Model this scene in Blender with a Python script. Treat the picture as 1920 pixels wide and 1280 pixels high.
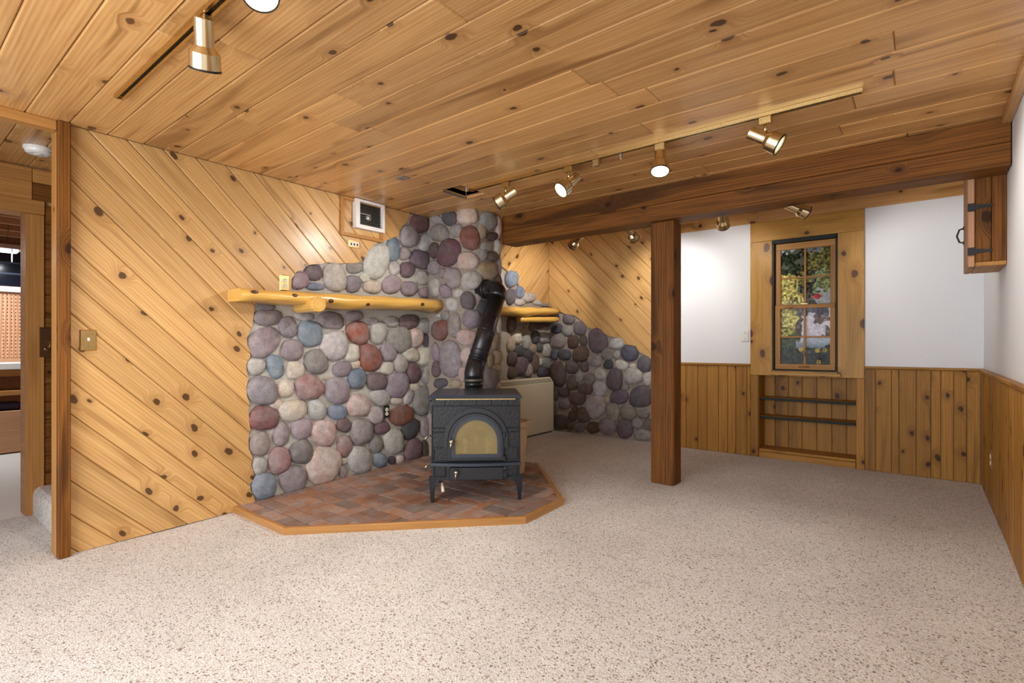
import bpy, bmesh, math, random
from mathutils import Matrix, Vector
random.seed(7)
for o in list(bpy.data.objects): bpy.data.objects.remove(o)
scene = bpy.context.scene
COL = scene.collection

# ------------------------------------------------------------------ camera, light, exposure
cam = bpy.data.cameras.new('camera'); cam.sensor_width = 36; cam.lens = 970/1920*36
cam.shift_y = 7/1920; cam.clip_start = 0.02
camo = bpy.data.objects.new('camera', cam); COL.objects.link(camo)
camo.location = (0, 0, 1.12); camo.rotation_euler = (math.pi/2, 0, math.atan2(768, 970))
scene.camera = camo
world = bpy.data.worlds.new('world'); scene.world = world; world.use_nodes = True
world.node_tree.nodes['Background'].inputs[0].default_value = (0.75, 0.85, 1, 1)
world.node_tree.nodes['Background'].inputs[1].default_value = 0.6
scene.view_settings.view_transform = 'Standard'; scene.view_settings.look = 'None'
scene.view_settings.gamma = 1; scene.view_settings.use_curve_mapping = False
scene.view_settings.exposure = -0.02
def area_light(name, loc, target, sx, sy, power, col=(1, 1, 1)):
    l = bpy.data.lights.new(name, 'AREA'); l.shape = 'RECTANGLE'; l.size = sx; l.size_y = sy
    l.energy = power; l.color = col
    o = bpy.data.objects.new(name, l); COL.objects.link(o); o.location = loc
    o.rotation_euler = (Vector(target)-Vector(loc)).to_track_quat('-Z', 'Y').to_euler()
    return o
FILL = area_light('fill', (-1.6, -1.75, 1.2), (-1.6, 3, 1.2), 2.9, 1.9, 150, (0.90, 0.95, 1.0))  # soft fill light added out of view, behind the camera
SPOT_W = 46.0

# ------------------------------------------------------------------ helpers
I4 = Matrix.Identity(4)
PM = {}
def lin(c):
    return tuple(((v/255)/12.92 if v/255 <= .04045 else ((v/255+.055)/1.055)**2.4) for v in c) + (1,)
def link(o, parent=None, M=None):
    COL.objects.link(o); M = M or I4
    o.matrix_basis = M; PM[o] = M
    if parent is not None:
        o.parent = parent; o.matrix_parent_inverse = PM[parent].inverted()
    return o
def obj(name, bm, mat, parent=None, M=None, smooth=False, color=None):
    bmesh.ops.recalc_face_normals(bm, faces=bm.faces)
    me = bpy.data.meshes.new(name); bm.to_mesh(me); bm.free()
    if smooth:
        for p in me.polygons: p.use_smooth = True
    me.materials.append(mat)
    o = bpy.data.objects.new(name, me)
    if color: o.color = color
    return link(o, parent, M)
def tag(o, label, cat=None, group=None, kind=None):
    o['label'] = label
    if cat: o['category'] = cat
    if group: o['group'] = group
    if kind: o['kind'] = kind
    return o
def thing(name, loc, label, cat, group=None, kind=None):
    o = bpy.data.objects.new(name, None); o.empty_display_size = .1
    link(o, None, Matrix.Translation(loc))
    return tag(o, label, cat, group, kind)
def box(bm, x0, x1, y0, y1, z0, z1, bev=0):
    vs = [bm.verts.new((x, y, z)) for x in (x0, x1) for y in (y0, y1) for z in (z0, z1)]
    fs = [bm.faces.new([vs[i] for i in q]) for q in ((0,1,3,2),(4,6,7,5),(0,4,5,1),(2,3,7,6),(0,2,6,4),(1,5,7,3))]
    if bev:
        es = list({e for f in fs for e in f.edges})
        bmesh.ops.bevel(bm, geom=es, offset=bev, segments=1, affect='EDGES', clamp_overlap=True)
def B(*a, bev=0):
    bm = bmesh.new(); box(bm, *a, bev=bev); return bm
AX = {'x': Vector((1,0,0)), 'y': Vector((0,1,0)), 'z': Vector((0,0,1))}
def wb(name, mat, parent, x0, x1, y0, y1, z0, z1, grain, bev=.003):
    """wooden board: local X runs along the grain, local Y across the widest face"""
    d = {'x': x1-x0, 'y': y1-y0, 'z': z1-z0}
    rest = sorted([k for k in 'xyz' if k != grain], key=lambda k: -d[k])
    g, w = AX[grain], AX[rest[0]]; n = g.cross(w)
    M = Matrix((( g.x, w.x, n.x, (x0+x1)/2), (g.y, w.y, n.y, (y0+y1)/2), (g.z, w.z, n.z, (z0+z1)/2), (0,0,0,1)))
    a, b, c = d[grain]/2, d[rest[0]]/2, d[rest[1]]/2
    return obj(name, B(-a, a, -b, b, -c, c, bev=bev), mat, parent, M)
def lathe(bm, o, ax, prof, seg=20, cap=True):
    o = Vector(o); ax = Vector(ax).normalized()
    t = ax.orthogonal().normalized(); s = ax.cross(t)
    rings = []
    for (h, r) in prof:
        rings.append([bm.verts.new(o+ax*h+(t*math.cos(2*math.pi*i/seg)+s*math.sin(2*math.pi*i/seg))*max(r, 1e-4)) for i in range(seg)])
    for a, b in zip(rings, rings[1:]):
        for i in range(seg):
            j = (i+1) % seg
            bm.faces.new((a[i], a[j], b[j], b[i]))
    if cap:
        bm.faces.new(list(reversed(rings[0]))); bm.faces.new(rings[-1])
    return rings
def tube(bm, pts, r, seg=16, cap=True):
    pts = [Vector(p) for p in pts]; rings = []; prev = None
    for i, p in enumerate(pts):
        d = (pts[min(i+1, len(pts)-1)]-pts[max(i-1, 0)]).normalized()
        if prev is None: t = d.orthogonal().normalized()
        else: t = (prev-d*prev.dot(d)).normalized()
        prev = t; s = d.cross(t); rr = r[i] if isinstance(r, (list, tuple)) else r
        rings.append([bm.verts.new(p+(t*math.cos(2*math.pi*k/seg)+s*math.sin(2*math.pi*k/seg))*rr) for k in range(seg)])
    for a, b in zip(rings, rings[1:]):
        for i in range(seg):
            j = (i+1) % seg
            bm.faces.new((a[i], a[j], b[j], b[i]))
    if cap:
        bm.faces.new(list(reversed(rings[0]))); bm.faces.new(rings[-1])
def prism(bm, pts, f0, f1):
    """closed polygon pts -> two loops given by f0(p), f1(p)"""
    a = [bm.verts.new(f0(p)) for p in pts]; b = [bm.verts.new(f1(p)) for p in pts]
    bm.faces.new(list(reversed(a))); bm.faces.new(b)
    n = len(pts)
    for i in range(n):
        j = (i+1) % n; bm.faces.new((a[i], a[j], b[j], b[i]))
def ringprism(bm, outer, inner, f0, f1, closed=True):
    n = len(outer)
    O0 = [bm.verts.new(f0(p)) for p in outer]; O1 = [bm.verts.new(f1(p)) for p in outer]
    N0 = [bm.verts.new(f0(p)) for p in inner]; N1 = [bm.verts.new(f1(p)) for p in inner]
    for i in range(n if closed else n-1):
        j = (i+1) % n
        bm.faces.new((O1[i], O1[j], N1[j], N1[i])); bm.faces.new((O0[j], O0[i], N0[i], N0[j]))
        bm.faces.new((O0[i], O0[j], O1[j], O1[i])); bm.faces.new((N0[j], N0[i], N1[i], N1[j]))
    if not closed:
        for k in (0, n-1): bm.faces.new((O0[k], O1[k], N1[k], N0[k]))
def zf(Y): return .08*min(1, max(0, (Y-1.2)/2.5))          # the floor rises a little towards the back
def zh(Y): return zf(Y)+.035                                # hearth surface

# ------------------------------------------------------------------ materials
def mat_base(name):
    m = bpy.data.materials.new(name); m.use_nodes = True
    nt = m.node_tree; return m, nt, nt.nodes['Principled BSDF']
def N(nt, t, **kw):
    n = nt.nodes.new(t)
    for k, v in kw.items():
        if k.startswith('i_'): n.inputs[k[2:].replace('_', ' ')].default_value = v
        else: setattr(n, k, v)
    return n
def plain(name, col, rough=.5, metal=0, spec=.5, bump=0, bscale=200, coat=0):
    m, nt, p = mat_base(name)
    p.inputs['Base Color'].default_value = lin(col); p.inputs['Roughness'].default_value = rough
    p.inputs['Metallic'].default_value = metal; p.inputs['Specular IOR Level'].default_value = spec
    p.inputs['Coat Weight'].default_value = coat
    tc = N(nt, 'ShaderNodeTexCoord')
    n = N(nt, 'ShaderNodeTexNoise', i_Scale=bscale, i_Detail=3.0)
    nt.links.new(tc.outputs['Object'], n.inputs['Vector'])
    if bump:
        b = N(nt, 'ShaderNodeBump', i_Strength=bump, i_Distance=.01)
        nt.links.new(n.outputs['Fac'], b.inputs['Height']); nt.links.new(b.outputs['Normal'], p.inputs['Normal'])
    mr = N(nt, 'ShaderNodeMapRange', i_From_Min=.3, i_From_Max=.7, i_To_Min=max(0, rough-(.012 if metal else .05)), i_To_Max=min(1, rough+(.012 if metal else .05)))
    nt.links.new(n.outputs['Fac'], mr.inputs['Value']); nt.links.new(mr.outputs[0], p.inputs['Roughness'])
    return m
def mixc(nt, fac, a, b, blend='MIX'):
    n = N(nt, 'ShaderNodeMix', data_type='RGBA', blend_type=blend)
    for sock, v in ((n.inputs[0], fac), (n.inputs[6], a), (n.inputs[7], b)):
        if isinstance(v, (int, float)): sock.default_value = v
        elif isinstance(v, tuple): sock.default_value = v
        else: nt.links.new(v, sock)
    return n.outputs[2]
def wood(name, light, dark, knot=(70, 36, 16), kscale=5.5, kdens=.5, ksize=.085, streak=.35, rough=.32, coat=.35, tint=.16, grain=1.0, spec=.4):
    m, nt, p = mat_base(name); L = nt.links.new
    tc = N(nt, 'ShaderNodeTexCoord'); oi = N(nt, 'ShaderNodeObjectInfo')
    offs = N(nt, 'ShaderNodeCombineXYZ')
    for i, s in enumerate((83.0, 41.0, 17.0)):
        mm = N(nt, 'ShaderNodeMath', operation='MULTIPLY'); mm.inputs[1].default_value = s
        L(oi.outputs['Random'], mm.inputs[0]); L(mm.outputs[0], offs.inputs[i])
    v = N(nt, 'ShaderNodeVectorMath', operation='ADD'); L(tc.outputs['Object'], v.inputs[0]); L(offs.outputs[0], v.inputs[1])
    # irregular outline for knots
    nz = N(nt, 'ShaderNodeTexNoise', i_Scale=9.0, i_Detail=3.0); L(v.outputs[0], nz.inputs['Vector'])
    sub = N(nt, 'ShaderNodeVectorMath', operation='SUBTRACT'); sub.inputs[1].default_value = (.5, .5, .5); L(nz.outputs['Color'], sub.inputs[0])
    sc = N(nt, 'ShaderNodeVectorMath', operation='MULTIPLY'); sc.inputs[1].default_value = (.07, .035, 0); L(sub.outputs[0], sc.inputs[0])
    vd = N(nt, 'ShaderNodeVectorMath', operation='ADD'); L(v.outputs[0], vd.inputs[0]); L(sc.outputs[0], vd.inputs[1])
    vk = N(nt, 'ShaderNodeVectorMath', operation='MULTIPLY'); vk.inputs[1].default_value = (.72, 1, 1); L(vd.outputs[0], vk.inputs[0])
    vo = N(nt, 'ShaderNodeTexVoronoi', voronoi_dimensions='2D', i_Scale=kscale); L(vk.outputs[0], vo.inputs['Vector'])
    sepc = N(nt, 'ShaderNodeSeparateColor'); L(vo.outputs['Color'], sepc.inputs[0])
    msk = N(nt, 'ShaderNodeMath', operation='LESS_THAN'); msk.inputs[1].default_value = kdens; L(sepc.outputs[0], msk.inputs[0])
    size = N(nt, 'ShaderNodeMapRange', i_To_Min=ksize*.45, i_To_Max=ksize*1.25); L(sepc.outputs[1], size.inputs['Value'])
    dn = N(nt, 'ShaderNodeMath', operation='DIVIDE'); L(vo.outputs['Distance'], dn.inputs[0]); L(size.outputs[0], dn.inputs[1])
    core = N(nt, 'ShaderNodeMapRange', interpolation_type='SMOOTHSTEP', i_From_Min=.7, i_From_Max=1.05, i_To_Min=1.0, i_To_Max=0.0); L(dn.outputs[0], core.inputs['Value'])
    halo = N(nt, 'ShaderNodeMapRange', interpolation_type='SMOOTHSTEP', i_From_Min=.8, i_From_Max=3.6, i_To_Min=1.0, i_To_Max=0.0); L(dn.outputs[0], halo.inputs['Value'])
    cm = N(nt, 'ShaderNodeMath', operation='MULTIPLY'); L(core.outputs[0], cm.inputs[0]); L(msk.outputs[0], cm.inputs[1])
    hm = N(nt, 'ShaderNodeMath', operation='MULTIPLY'); L(halo.outputs[0], hm.inputs[0]); L(msk.outputs[0], hm.inputs[1])
    # grain: long streaks, bending around knots
    warp = N(nt, 'ShaderNodeCombineXYZ'); wm = N(nt, 'ShaderNodeMath', operation='MULTIPLY'); wm.inputs[1].default_value = .05
    L(hm.outputs[0], wm.inputs[0]); L(wm.outputs[0], warp.inputs[1])
    vg = N(nt, 'ShaderNodeVectorMath', operation='ADD'); L(v.outputs[0], vg.inputs[0]); L(warp.outputs[0], vg.inputs[1])
    g1 = N(nt, 'ShaderNodeVectorMath', operation='MULTIPLY'); g1.inputs[1].default_value = (.8, 22, 22); L(vg.outputs[0], g1.inputs[0])
    n1 = N(nt, 'ShaderNodeTexNoise', i_Scale=2.4, i_Detail=5.0, i_Roughness=.6, i_Distortion=.4); L(g1.outputs[0], n1.inputs['Vector'])
    g2 = N(nt, 'ShaderNodeVectorMath', operation='MULTIPLY'); g2.inputs[1].default_value = (.5, 5, 5); L(vg.outputs[0], g2.inputs[0])
    n2 = N(nt, 'ShaderNodeTexNoise', i_Scale=1.7, i_Detail=2.0, i_Distortion=.6); L(g2.outputs[0], n2.inputs['Vector'])
    wv = N(nt, 'ShaderNodeTexWave', bands_direction='Y', i_Scale=1.3, i_Distortion=7.0, i_Detail=2.0, i_Detail_Scale=.6)
    g3 = N(nt, 'ShaderNodeVectorMath', operation='MULTIPLY'); g3.inputs[1].default_value = (.9, 14, 14); L(vg.outputs[0], g3.inputs[0]); L(g3.outputs[0], wv.inputs['Vector'])
    r1 = N(nt, 'ShaderNodeMapRange', i_From_Min=.35, i_From_Max=.7); L(n1.outputs['Fac'], r1.inputs['Value'])
    a = N(nt, 'ShaderNodeMath', operation='MULTIPLY'); a.inputs[1].default_value = .42*grain; L(r1.outputs[0], a.inputs[0])
    b = N(nt, 'ShaderNodeMath', operation='MULTIPLY_ADD'); b.inputs[1].default_value = .22*grain; L(wv.outputs['Fac'], b.inputs[0]); L(a.outputs[0], b.inputs[2])
    c0 = mixc(nt, b.outputs[0], lin(light), lin(dark))
    r2 = N(nt, 'ShaderNodeMapRange', interpolation_type='SMOOTHSTEP', i_From_Min=.55, i_From_Max=.72, i_To_Max=streak); L(n2.outputs['Fac'], r2.inputs['Value'])
    c1 = mixc(nt, r2.outputs[0], c0, lin(tuple(v*.86 for v in dark)))
    hh = N(nt, 'ShaderNodeMath', operation='MULTIPLY'); hh.inputs[1].default_value = .45; L(hm.outputs[0], hh.inputs[0])
    c2 = mixc(nt, hh.outputs[0], c1, lin(tuple(v*.92 for v in dark)))
    kk = N(nt, 'ShaderNodeMath', operation='MULTIPLY'); kk.inputs[1].default_value = .88; L(cm.outputs[0], kk.inputs[0])
    c3 = mixc(nt, kk.outputs[0], c2, lin(knot))
    hsv = N(nt, 'ShaderNodeHueSaturation')
    val = N(nt, 'ShaderNodeMapRange', i_To_Min=1-tint, i_To_Max=1+tint*.7); L(oi.outputs['Random'], val.inputs['Value'])
    L(val.outputs[0], hsv.inputs['Value']); L(c3, hsv.inputs['Color']); L(hsv.outputs['Color'], p.inputs['Base Color'])
    bp = N(nt, 'ShaderNodeBump', i_Strength=.12, i_Distance=.004); L(n1.outputs['Fac'], bp.inputs['Height']); L(bp.outputs['Normal'], p.inputs['Normal'])
    p.inputs['Roughness'].default_value = rough; p.inputs['Coat Weight'].default_value = coat; p.inputs['Coat Roughness'].default_value = .27; p.inputs['Specular IOR Level'].default_value = spec
    return m
M_ceil = wood('pine_ceiling', (218, 172, 112), (170, 116, 62), (56, 30, 14), 5.0, .5, .09, tint=.19, rough=.36, streak=.85, grain=1.3)
M_wall = wood('pine_wall', (216, 174, 114), (174, 126, 68), (58, 32, 16), 5.2, .5, .095, tint=.1, rough=.36, streak=.6, grain=1.25)
M_wain = wood('pine_wainscot', (178, 128, 56), (118, 74, 26), (52, 28, 12), 5.2, .6, .1, streak=.6, tint=.16, rough=.5, coat=.0, spec=.25)
M_gold = wood('pine_golden', (198, 150, 70), (152, 104, 42), (72, 36, 22), 5.0, .75, .15, streak=.4, tint=.06, rough=.45, coat=.05, spec=.25)
M_cedar = wood('cedar', (136, 86, 34), (70, 40, 12), (44, 20, 8), 3.6, .5, .09, streak=.8, tint=.12, rough=.6, coat=.0, grain=1.4, spec=.2)
M_casing = wood('pine_casing', (190, 138, 76), (144, 94, 46), (80, 42, 20), 4.0, .4, .06, tint=.08, rough=.5, coat=0, spec=.25)
M_log = wood('peeled_log', (228, 184, 96), (190, 134, 54), (96, 52, 30), 3.0, .15, .05, streak=.5, tint=.04, rough=.3, coat=.5)
M_oak = wood('oak_trim', (190, 138, 76), (140, 94, 48), (90, 50, 22), 3.0, .05, .03, tint=.05, rough=.32)
M_plyw = wood('plywood', (196, 150, 112), (160, 112, 78), (74, 44, 28), 3.5, .4, .06, tint=.06, rough=.6, coat=0)
def carpet():
    m, nt, p = mat_base('carpet'); L = nt.links.new
    tc = N(nt, 'ShaderNodeTexCoord')
    vo = N(nt, 'ShaderNodeTexVoronoi', i_Scale=190.0); L(tc.outputs['Object'], vo.inputs['Vector'])
    sp = N(nt, 'ShaderNodeSeparateColor'); L(vo.outputs['Color'], sp.inputs[0])
    cr = N(nt, 'ShaderNodeValToRGB'); cr.color_ramp.interpolation = 'CONSTANT'
    e = cr.color_ramp.elements; e[0].position = 0; e[0].color = lin((132, 112, 98)); e[1].position = .04; e[1].color = lin((188, 174, 160))
    for pos, c in ((.16, (210, 204, 199)), (.5, (220, 216, 212)), (.8, (229, 226, 223))):
        q = e.new(pos); q.color = lin(c)
    L(sp.outputs[0], cr.inputs[0])
    v2 = N(nt, 'ShaderNodeTexVoronoi', i_Scale=62.0); L(tc.outputs['Object'], v2.inputs['Vector'])
    s2 = N(nt, 'ShaderNodeSeparateColor'); L(v2.outputs['Color'], s2.inputs[0])
    f1 = N(nt, 'ShaderNodeMath', operation='LESS_THAN'); f1.inputs[1].default_value = .16; L(s2.outputs[0], f1.inputs[0])
    f2 = N(nt, 'ShaderNodeMath', operation='LESS_THAN'); f2.inputs[1].default_value = .3; L(v2.outputs['Distance'], f2.inputs[0])
    f3 = N(nt, 'ShaderNodeMath', operation='MULTIPLY'); L(f1.outputs[0], f3.inputs[0]); L(f2.outputs[0], f3.inputs[1])
    f4 = N(nt, 'ShaderNodeMath', operation='MULTIPLY'); f4.inputs[1].default_value = .75; L(f3.outputs[0], f4.inputs[0])
    flecked = mixc(nt, f4.outputs[0], cr.outputs[0], lin((110, 90, 78)))
    nz = N(nt, 'ShaderNodeTexNoise', i_Scale=3.0, i_Detail=4.0); L(tc.outputs['Object'], nz.inputs['Vector'])
    mr = N(nt, 'ShaderNodeMapRange', i_From_Min=.3, i_From_Max=.7, i_To_Min=.93, i_To_Max=1.05); L(nz.outputs['Fac'], mr.inputs['Value'])
    hs = N(nt, 'ShaderNodeHueSaturation'); L(flecked, hs.inputs['Color']); L(mr.outputs[0], hs.inputs['Value'])
    L(hs.outputs[0], p.inputs['Base Color'])
    n3 = N(nt, 'ShaderNodeTexNoise', i_Scale=160.0, i_Detail=2.0); L(tc.outputs['Object'], n3.inputs['Vector'])
    b = N(nt, 'ShaderNodeBump', i_Strength=.7, i_Distance=.01); L(n3.outputs['Fac'], b.inputs['Height']); L(b.outputs['Normal'], p.inputs['Normal'])
    p.inputs['Roughness'].default_value = .95; p.inputs['Specular IOR Level'].default_value = .1
    p.inputs['Sheen Weight'].default_value = .15
    return m
M_carpet = carpet()
def mottled(name, base=None, rough=.75, amt=.5, scale=22, bump=.35, fine=140):
    """stone, brick, mortar: colour comes from the object, mottling and relief from noise"""
    m, nt, p = mat_base(name); L = nt.links.new
    tc = N(nt, 'ShaderNodeTexCoord'); oi = N(nt, 'ShaderNodeObjectInfo')
    v = N(nt, 'ShaderNodeVectorMath', operation='ADD'); L(tc.outputs['Object'], v.inputs[0]); L(oi.outputs['Location'], v.inputs[1])
    n1 = N(nt, 'ShaderNodeTexNoise', i_Scale=float(scale), i_Detail=5.0, i_Roughness=.62); L(v.outputs[0], n1.inputs['Vector'])
    n2 = N(nt, 'ShaderNodeTexNoise', i_Scale=float(fine), i_Detail=3.0); L(v.outputs[0], n2.inputs['Vector'])
    n3 = N(nt, 'ShaderNodeTexNoise', i_Scale=scale*.35, i_Detail=2.0); L(v.outputs[0], n3.inputs['Vector'])
    mr = N(nt, 'ShaderNodeMapRange', i_From_Min=.3, i_From_Max=.7, i_To_Min=1-amt*.45, i_To_Max=1+amt*.4); L(n1.outputs['Fac'], mr.inputs['Value'])
    m2 = N(nt, 'ShaderNodeMapRange', i_From_Min=.3, i_From_Max=.7, i_To_Min=1-amt*.35, i_To_Max=1+amt*.3); L(n2.outputs['Fac'], m2.inputs['Value'])
    mu = N(nt, 'ShaderNodeMath', operation='MULTIPLY'); L(mr.outputs[0], mu.inputs[0]); L(m2.outputs[0], mu.inputs[1])
    hs = N(nt, 'ShaderNodeHueSaturation'); L(mu.outputs[0], hs.inputs['Value'])
    sat = N(nt, 'ShaderNodeMapRange', i_From_Min=.35, i_From_Max=.65, i_To_Min=.6, i_To_Max=1.15); L(n3.outputs['Fac'], sat.inputs['Value']); L(sat.outputs[0], hs.inputs['Saturation'])
    if base: hs.inputs['Color'].default_value = lin(base)
    else: L(oi.outputs['Color'], hs.inputs['Color'])
    L(hs.outputs[0], p.inputs['Base Color'])
    ad = N(nt, 'ShaderNodeMath', operation='ADD'); L(n1.outputs['Fac'], ad.inputs[0]); L(n2.outputs['Fac'], ad.inputs[1])
    b = N(nt, 'ShaderNodeBump', i_Strength=bump, i_Distance=.012); L(ad.outputs[0], b.inputs['Height']); L(b.outputs['Normal'], p.inputs['Normal'])
    p.inputs['Roughness'].default_value = rough; p.inputs['Specular IOR Level'].default_value = .35
    return m
M_stone = mottled('river_stone', amt=.62, scale=20, bump=.5, fine=170)
M_mortar = mottled('mortar', (188, 184, 174), rough=.9, amt=.2, scale=30, bump=.5)
M_mortar_shade = mottled('shaded_brown_mortar', (158, 144, 130), rough=.9, amt=.2, scale=30, bump=.5)  # warmer mortar, with the weaker light at chimney and back darkened into it
M_brick = mottled('brick', rough=.7, amt=.3, scale=30, bump=.2)
M_grout = mottled('grout', (96, 78, 68), rough=.9, amt=.2)
M_dry = plain('drywall', (226, 227, 231), .6, bump=.04, bscale=300, spec=.3)
M_iron = plain('cast_iron', (23, 28, 36), .38, metal=.0, spec=.55, bump=.05, bscale=160)
M_irontop = plain('cast_iron_top', (42, 51, 66), .34, spec=.6, bump=.04, bscale=160)
M_ironrough = plain('cast_iron_textured', (19, 22, 28), .45, spec=.5, bump=.3, bscale=70)
M_pipe = plain('black_stovepipe', (26, 27, 32), .3, spec=.55)
M_pipeedge = plain('worn_metal', (120, 116, 110), .5, metal=.7)
M_brass = plain('brass', (208, 180, 122), .28, metal=1.0)
M_brasspol = plain('satin_brass', (224, 208, 168), .22, metal=1.0)
M_nickel = plain('nickel', (206, 196, 180), .22, metal=1.0)
M_black = plain('black', (14, 13, 14), .5)
M_blackiron = plain('wrought_iron', (30, 30, 34), .55, metal=.2)
M_white = plain('white_plastic', (226, 224, 218), .4)
M_ivory = plain('ivory_plastic', (214, 208, 190), .4)
M_beige = plain('beige_plastic', (206, 178, 142), .45)
M_heater = plain('heater_enamel', (222, 212, 186), .4, spec=.5)
M_dkgreen = plain('dark_green_edge', (24, 32, 30), .55, spec=.3)
M_vinyl = plain('vinyl_floor', (206, 204, 200), .35)
M_blue = plain('dark_window', (20, 26, 40), .15, spec=.6)
M_fire = plain('firebrick', (196, 172, 112), .85, bump=.2, bscale=30)
M_ash = plain('andiron_grey', (206, 192, 150), .7)
M_galv = plain('grey_plate', (150, 148, 140), .4, metal=.6)
M_whitepaint = mottled('chipped_white_paint', (226, 222, 218), rough=.5, amt=.1, scale=12, bump=.1)
def emit(name, col, s):
    m = bpy.data.materials.new(name); m.use_nodes = True; nt = m.node_tree
    nt.nodes.remove(nt.nodes['Principled BSDF'])
    e = N(nt, 'ShaderNodeEmission', i_Strength=s); e.inputs[0].default_value = lin(col)
    nt.links.new(e.outputs[0], nt.nodes['Material Output'].inputs[0]); return m
M_bulb = emit('lit_bulb', (255, 250, 240), 6)
M_tubeglow = emit('fluorescent_tube', (235, 245, 255), 5)
def glass(name, col=(255, 255, 255), film=0.0, filmcol=(150, 130, 80), rough=.05, ior=1.45):
    m = bpy.data.materials.new(name); m.use_nodes = True; nt = m.node_tree; L = nt.links.new
    nt.nodes.remove(nt.nodes['Principled BSDF'])
    tr = N(nt, 'ShaderNodeBsdfTransparent'); tr.inputs[0].default_value = lin(col)
    gl = N(nt, 'ShaderNodeBsdfGlossy', i_Roughness=rough)
    fr = N(nt, 'ShaderNodeFresnel', i_IOR=ior)
    mx = N(nt, 'ShaderNodeMixShader'); L(fr.outputs[0], mx.inputs[0]); L(tr.outputs[0], mx.inputs[1]); L(gl.outputs[0], mx.inputs[2])
    out = mx
    if film:
        df = N(nt, 'ShaderNodeBsdfPrincipled', i_Roughness=.5)
        tc = N(nt, 'ShaderNodeTexCoord'); nz = N(nt, 'ShaderNodeTexNoise', i_Scale=14.0, i_Detail=4.0); L(tc.outputs['Object'], nz.inputs['Vector'])
        mr = N(nt, 'ShaderNodeMapRange', i_From_Min=.3, i_From_Max=.7, i_To_Min=film*.8, i_To_Max=min(1, film*1.15)); L(nz.outputs['Fac'], mr.inputs['Value'])
        df.inputs['Base Color'].default_value = lin(filmcol)
        m2 = N(nt, 'ShaderNodeMixShader'); L(mr.outputs[0], m2.inputs[0]); L(mx.outputs[0], m2.inputs[1]); L(df.outputs[0], m2.inputs[2]); out = m2
    L(out.outputs[0], nt.nodes['Material Output'].inputs[0]); return m
M_pane = glass('window_glass', ior=1.12)
M_tanglass = glass('tan_film_stove_glass', film=.48, filmcol=(164, 146, 94), ior=1.3)  # clear pane mixed with a mottled tan film
M_dkscreen = plain('dark_screen', (38, 34, 28), .4)
def attr_mat(name, rough):
    m, nt, p = mat_base(name); a = N(nt, 'ShaderNodeVertexColor', layer_name='print')
    nt.links.new(a.outputs['Color'], p.inputs['Base Color']); p.inputs['Roughness'].default_value = rough; p.inputs['Specular IOR Level'].default_value = .1; return m
M_print = attr_mat('landscape_print', .75)
def pegboard():
    m, nt, p = mat_base('pegboard'); L = nt.links.new
    tc = N(nt, 'ShaderNodeTexCoord'); sp = N(nt, 'ShaderNodeSeparateXYZ'); L(tc.outputs['Object'], sp.inputs[0])
    def cell(sock, s):
        a = N(nt, 'ShaderNodeMath', operation='MULTIPLY'); a.inputs[1].default_value = s; L(sock, a.inputs[0])
        f = N(nt, 'ShaderNodeMath', operation='FRACT'); L(a.outputs[0], f.inputs[0])
        q = N(nt, 'ShaderNodeMath', operation='SUBTRACT'); q.inputs[1].default_value = .5; L(f.outputs[0], q.inputs[0])
        r = N(nt, 'ShaderNodeMath', operation='POWER'); r.inputs[1].default_value = 2; L(q.outputs[0], r.inputs[0]); return r.outputs[0]
    ad = N(nt, 'ShaderNodeMath', operation='ADD'); L(cell(sp.outputs[1], 30), ad.inputs[0]); L(cell(sp.outputs[2], 26), ad.inputs[1])
    lt = N(nt, 'ShaderNodeMath', operation='LESS_THAN'); lt.inputs[1].default_value = .03; L(ad.outputs[0], lt.inputs[0])
    wv = N(nt, 'ShaderNodeTexWave', bands_direction='Y', i_Scale=9.0, i_Distortion=6.0, i_Detail=2.0, i_Detail_Scale=.7)
    mp = N(nt, 'ShaderNodeVectorMath', operation='MULTIPLY'); mp.inputs[1].default_value = (1, 1, .25); L(tc.outputs['Object'], mp.inputs[0]); L(mp.outputs[0], wv.inputs['Vector'])
    c = mixc(nt, wv.outputs['Fac'], lin((204, 156, 118)), lin((168, 116, 82)))
    c = mixc(nt, lt.outputs[0], c, lin((40, 26, 18))); L(c, p.inputs['Base Color']); p.inputs['Roughness'].default_value = .5
    return m
M_peg = pegboard()
# ------------------------------------------------------------------ measured outlines (metres on their wall)
SCRL = [(1.685, 0.039), (1.68, 0.084), (1.656, 0.133), (1.655, 0.18), (1.68, 0.208), (1.678, 0.245), (1.66, 0.303), (1.667, 0.338), (1.664, 0.371), (1.644, 0.414), (1.641, 0.498), (1.655, 0.547), (1.649, 0.595), (1.642, 0.675), (1.649, 0.721), (1.632, 0.781), (1.628, 0.835), (1.642, 0.892), (1.628, 0.954), (1.628, 0.994), (1.653, 1.04), (1.655, 1.08), (1.635, 1.118), (1.632, 1.171), (1.667, 1.249), (1.678, 1.335), (1.685, 1.409), (1.692, 1.482), (1.945, 1.51), (1.949, 1.599), (1.988, 1.658), (2.04, 1.676), (2.061, 1.702), (2.1, 1.724), (2.183, 1.736), (2.237, 1.757), (2.353, 1.762), (2.493, 1.783), (2.556, 1.804), (2.629, 1.902), (2.679, 1.973), (2.748, 1.998), (2.826, 2.026), (2.878, 2.057), (2.924, 2.065), (2.936, 2.109), (2.972, 2.171), (3.026, 2.219), (3.05, 2.29), (3.057, 2.315)]
SCRF = [(4.426, 1.944), (4.54, 1.901), (4.643, 1.8), (4.75, 1.72), (4.916, 1.683), (5.06, 1.626), (5.224, 1.624), (5.282, 1.588)]
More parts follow.
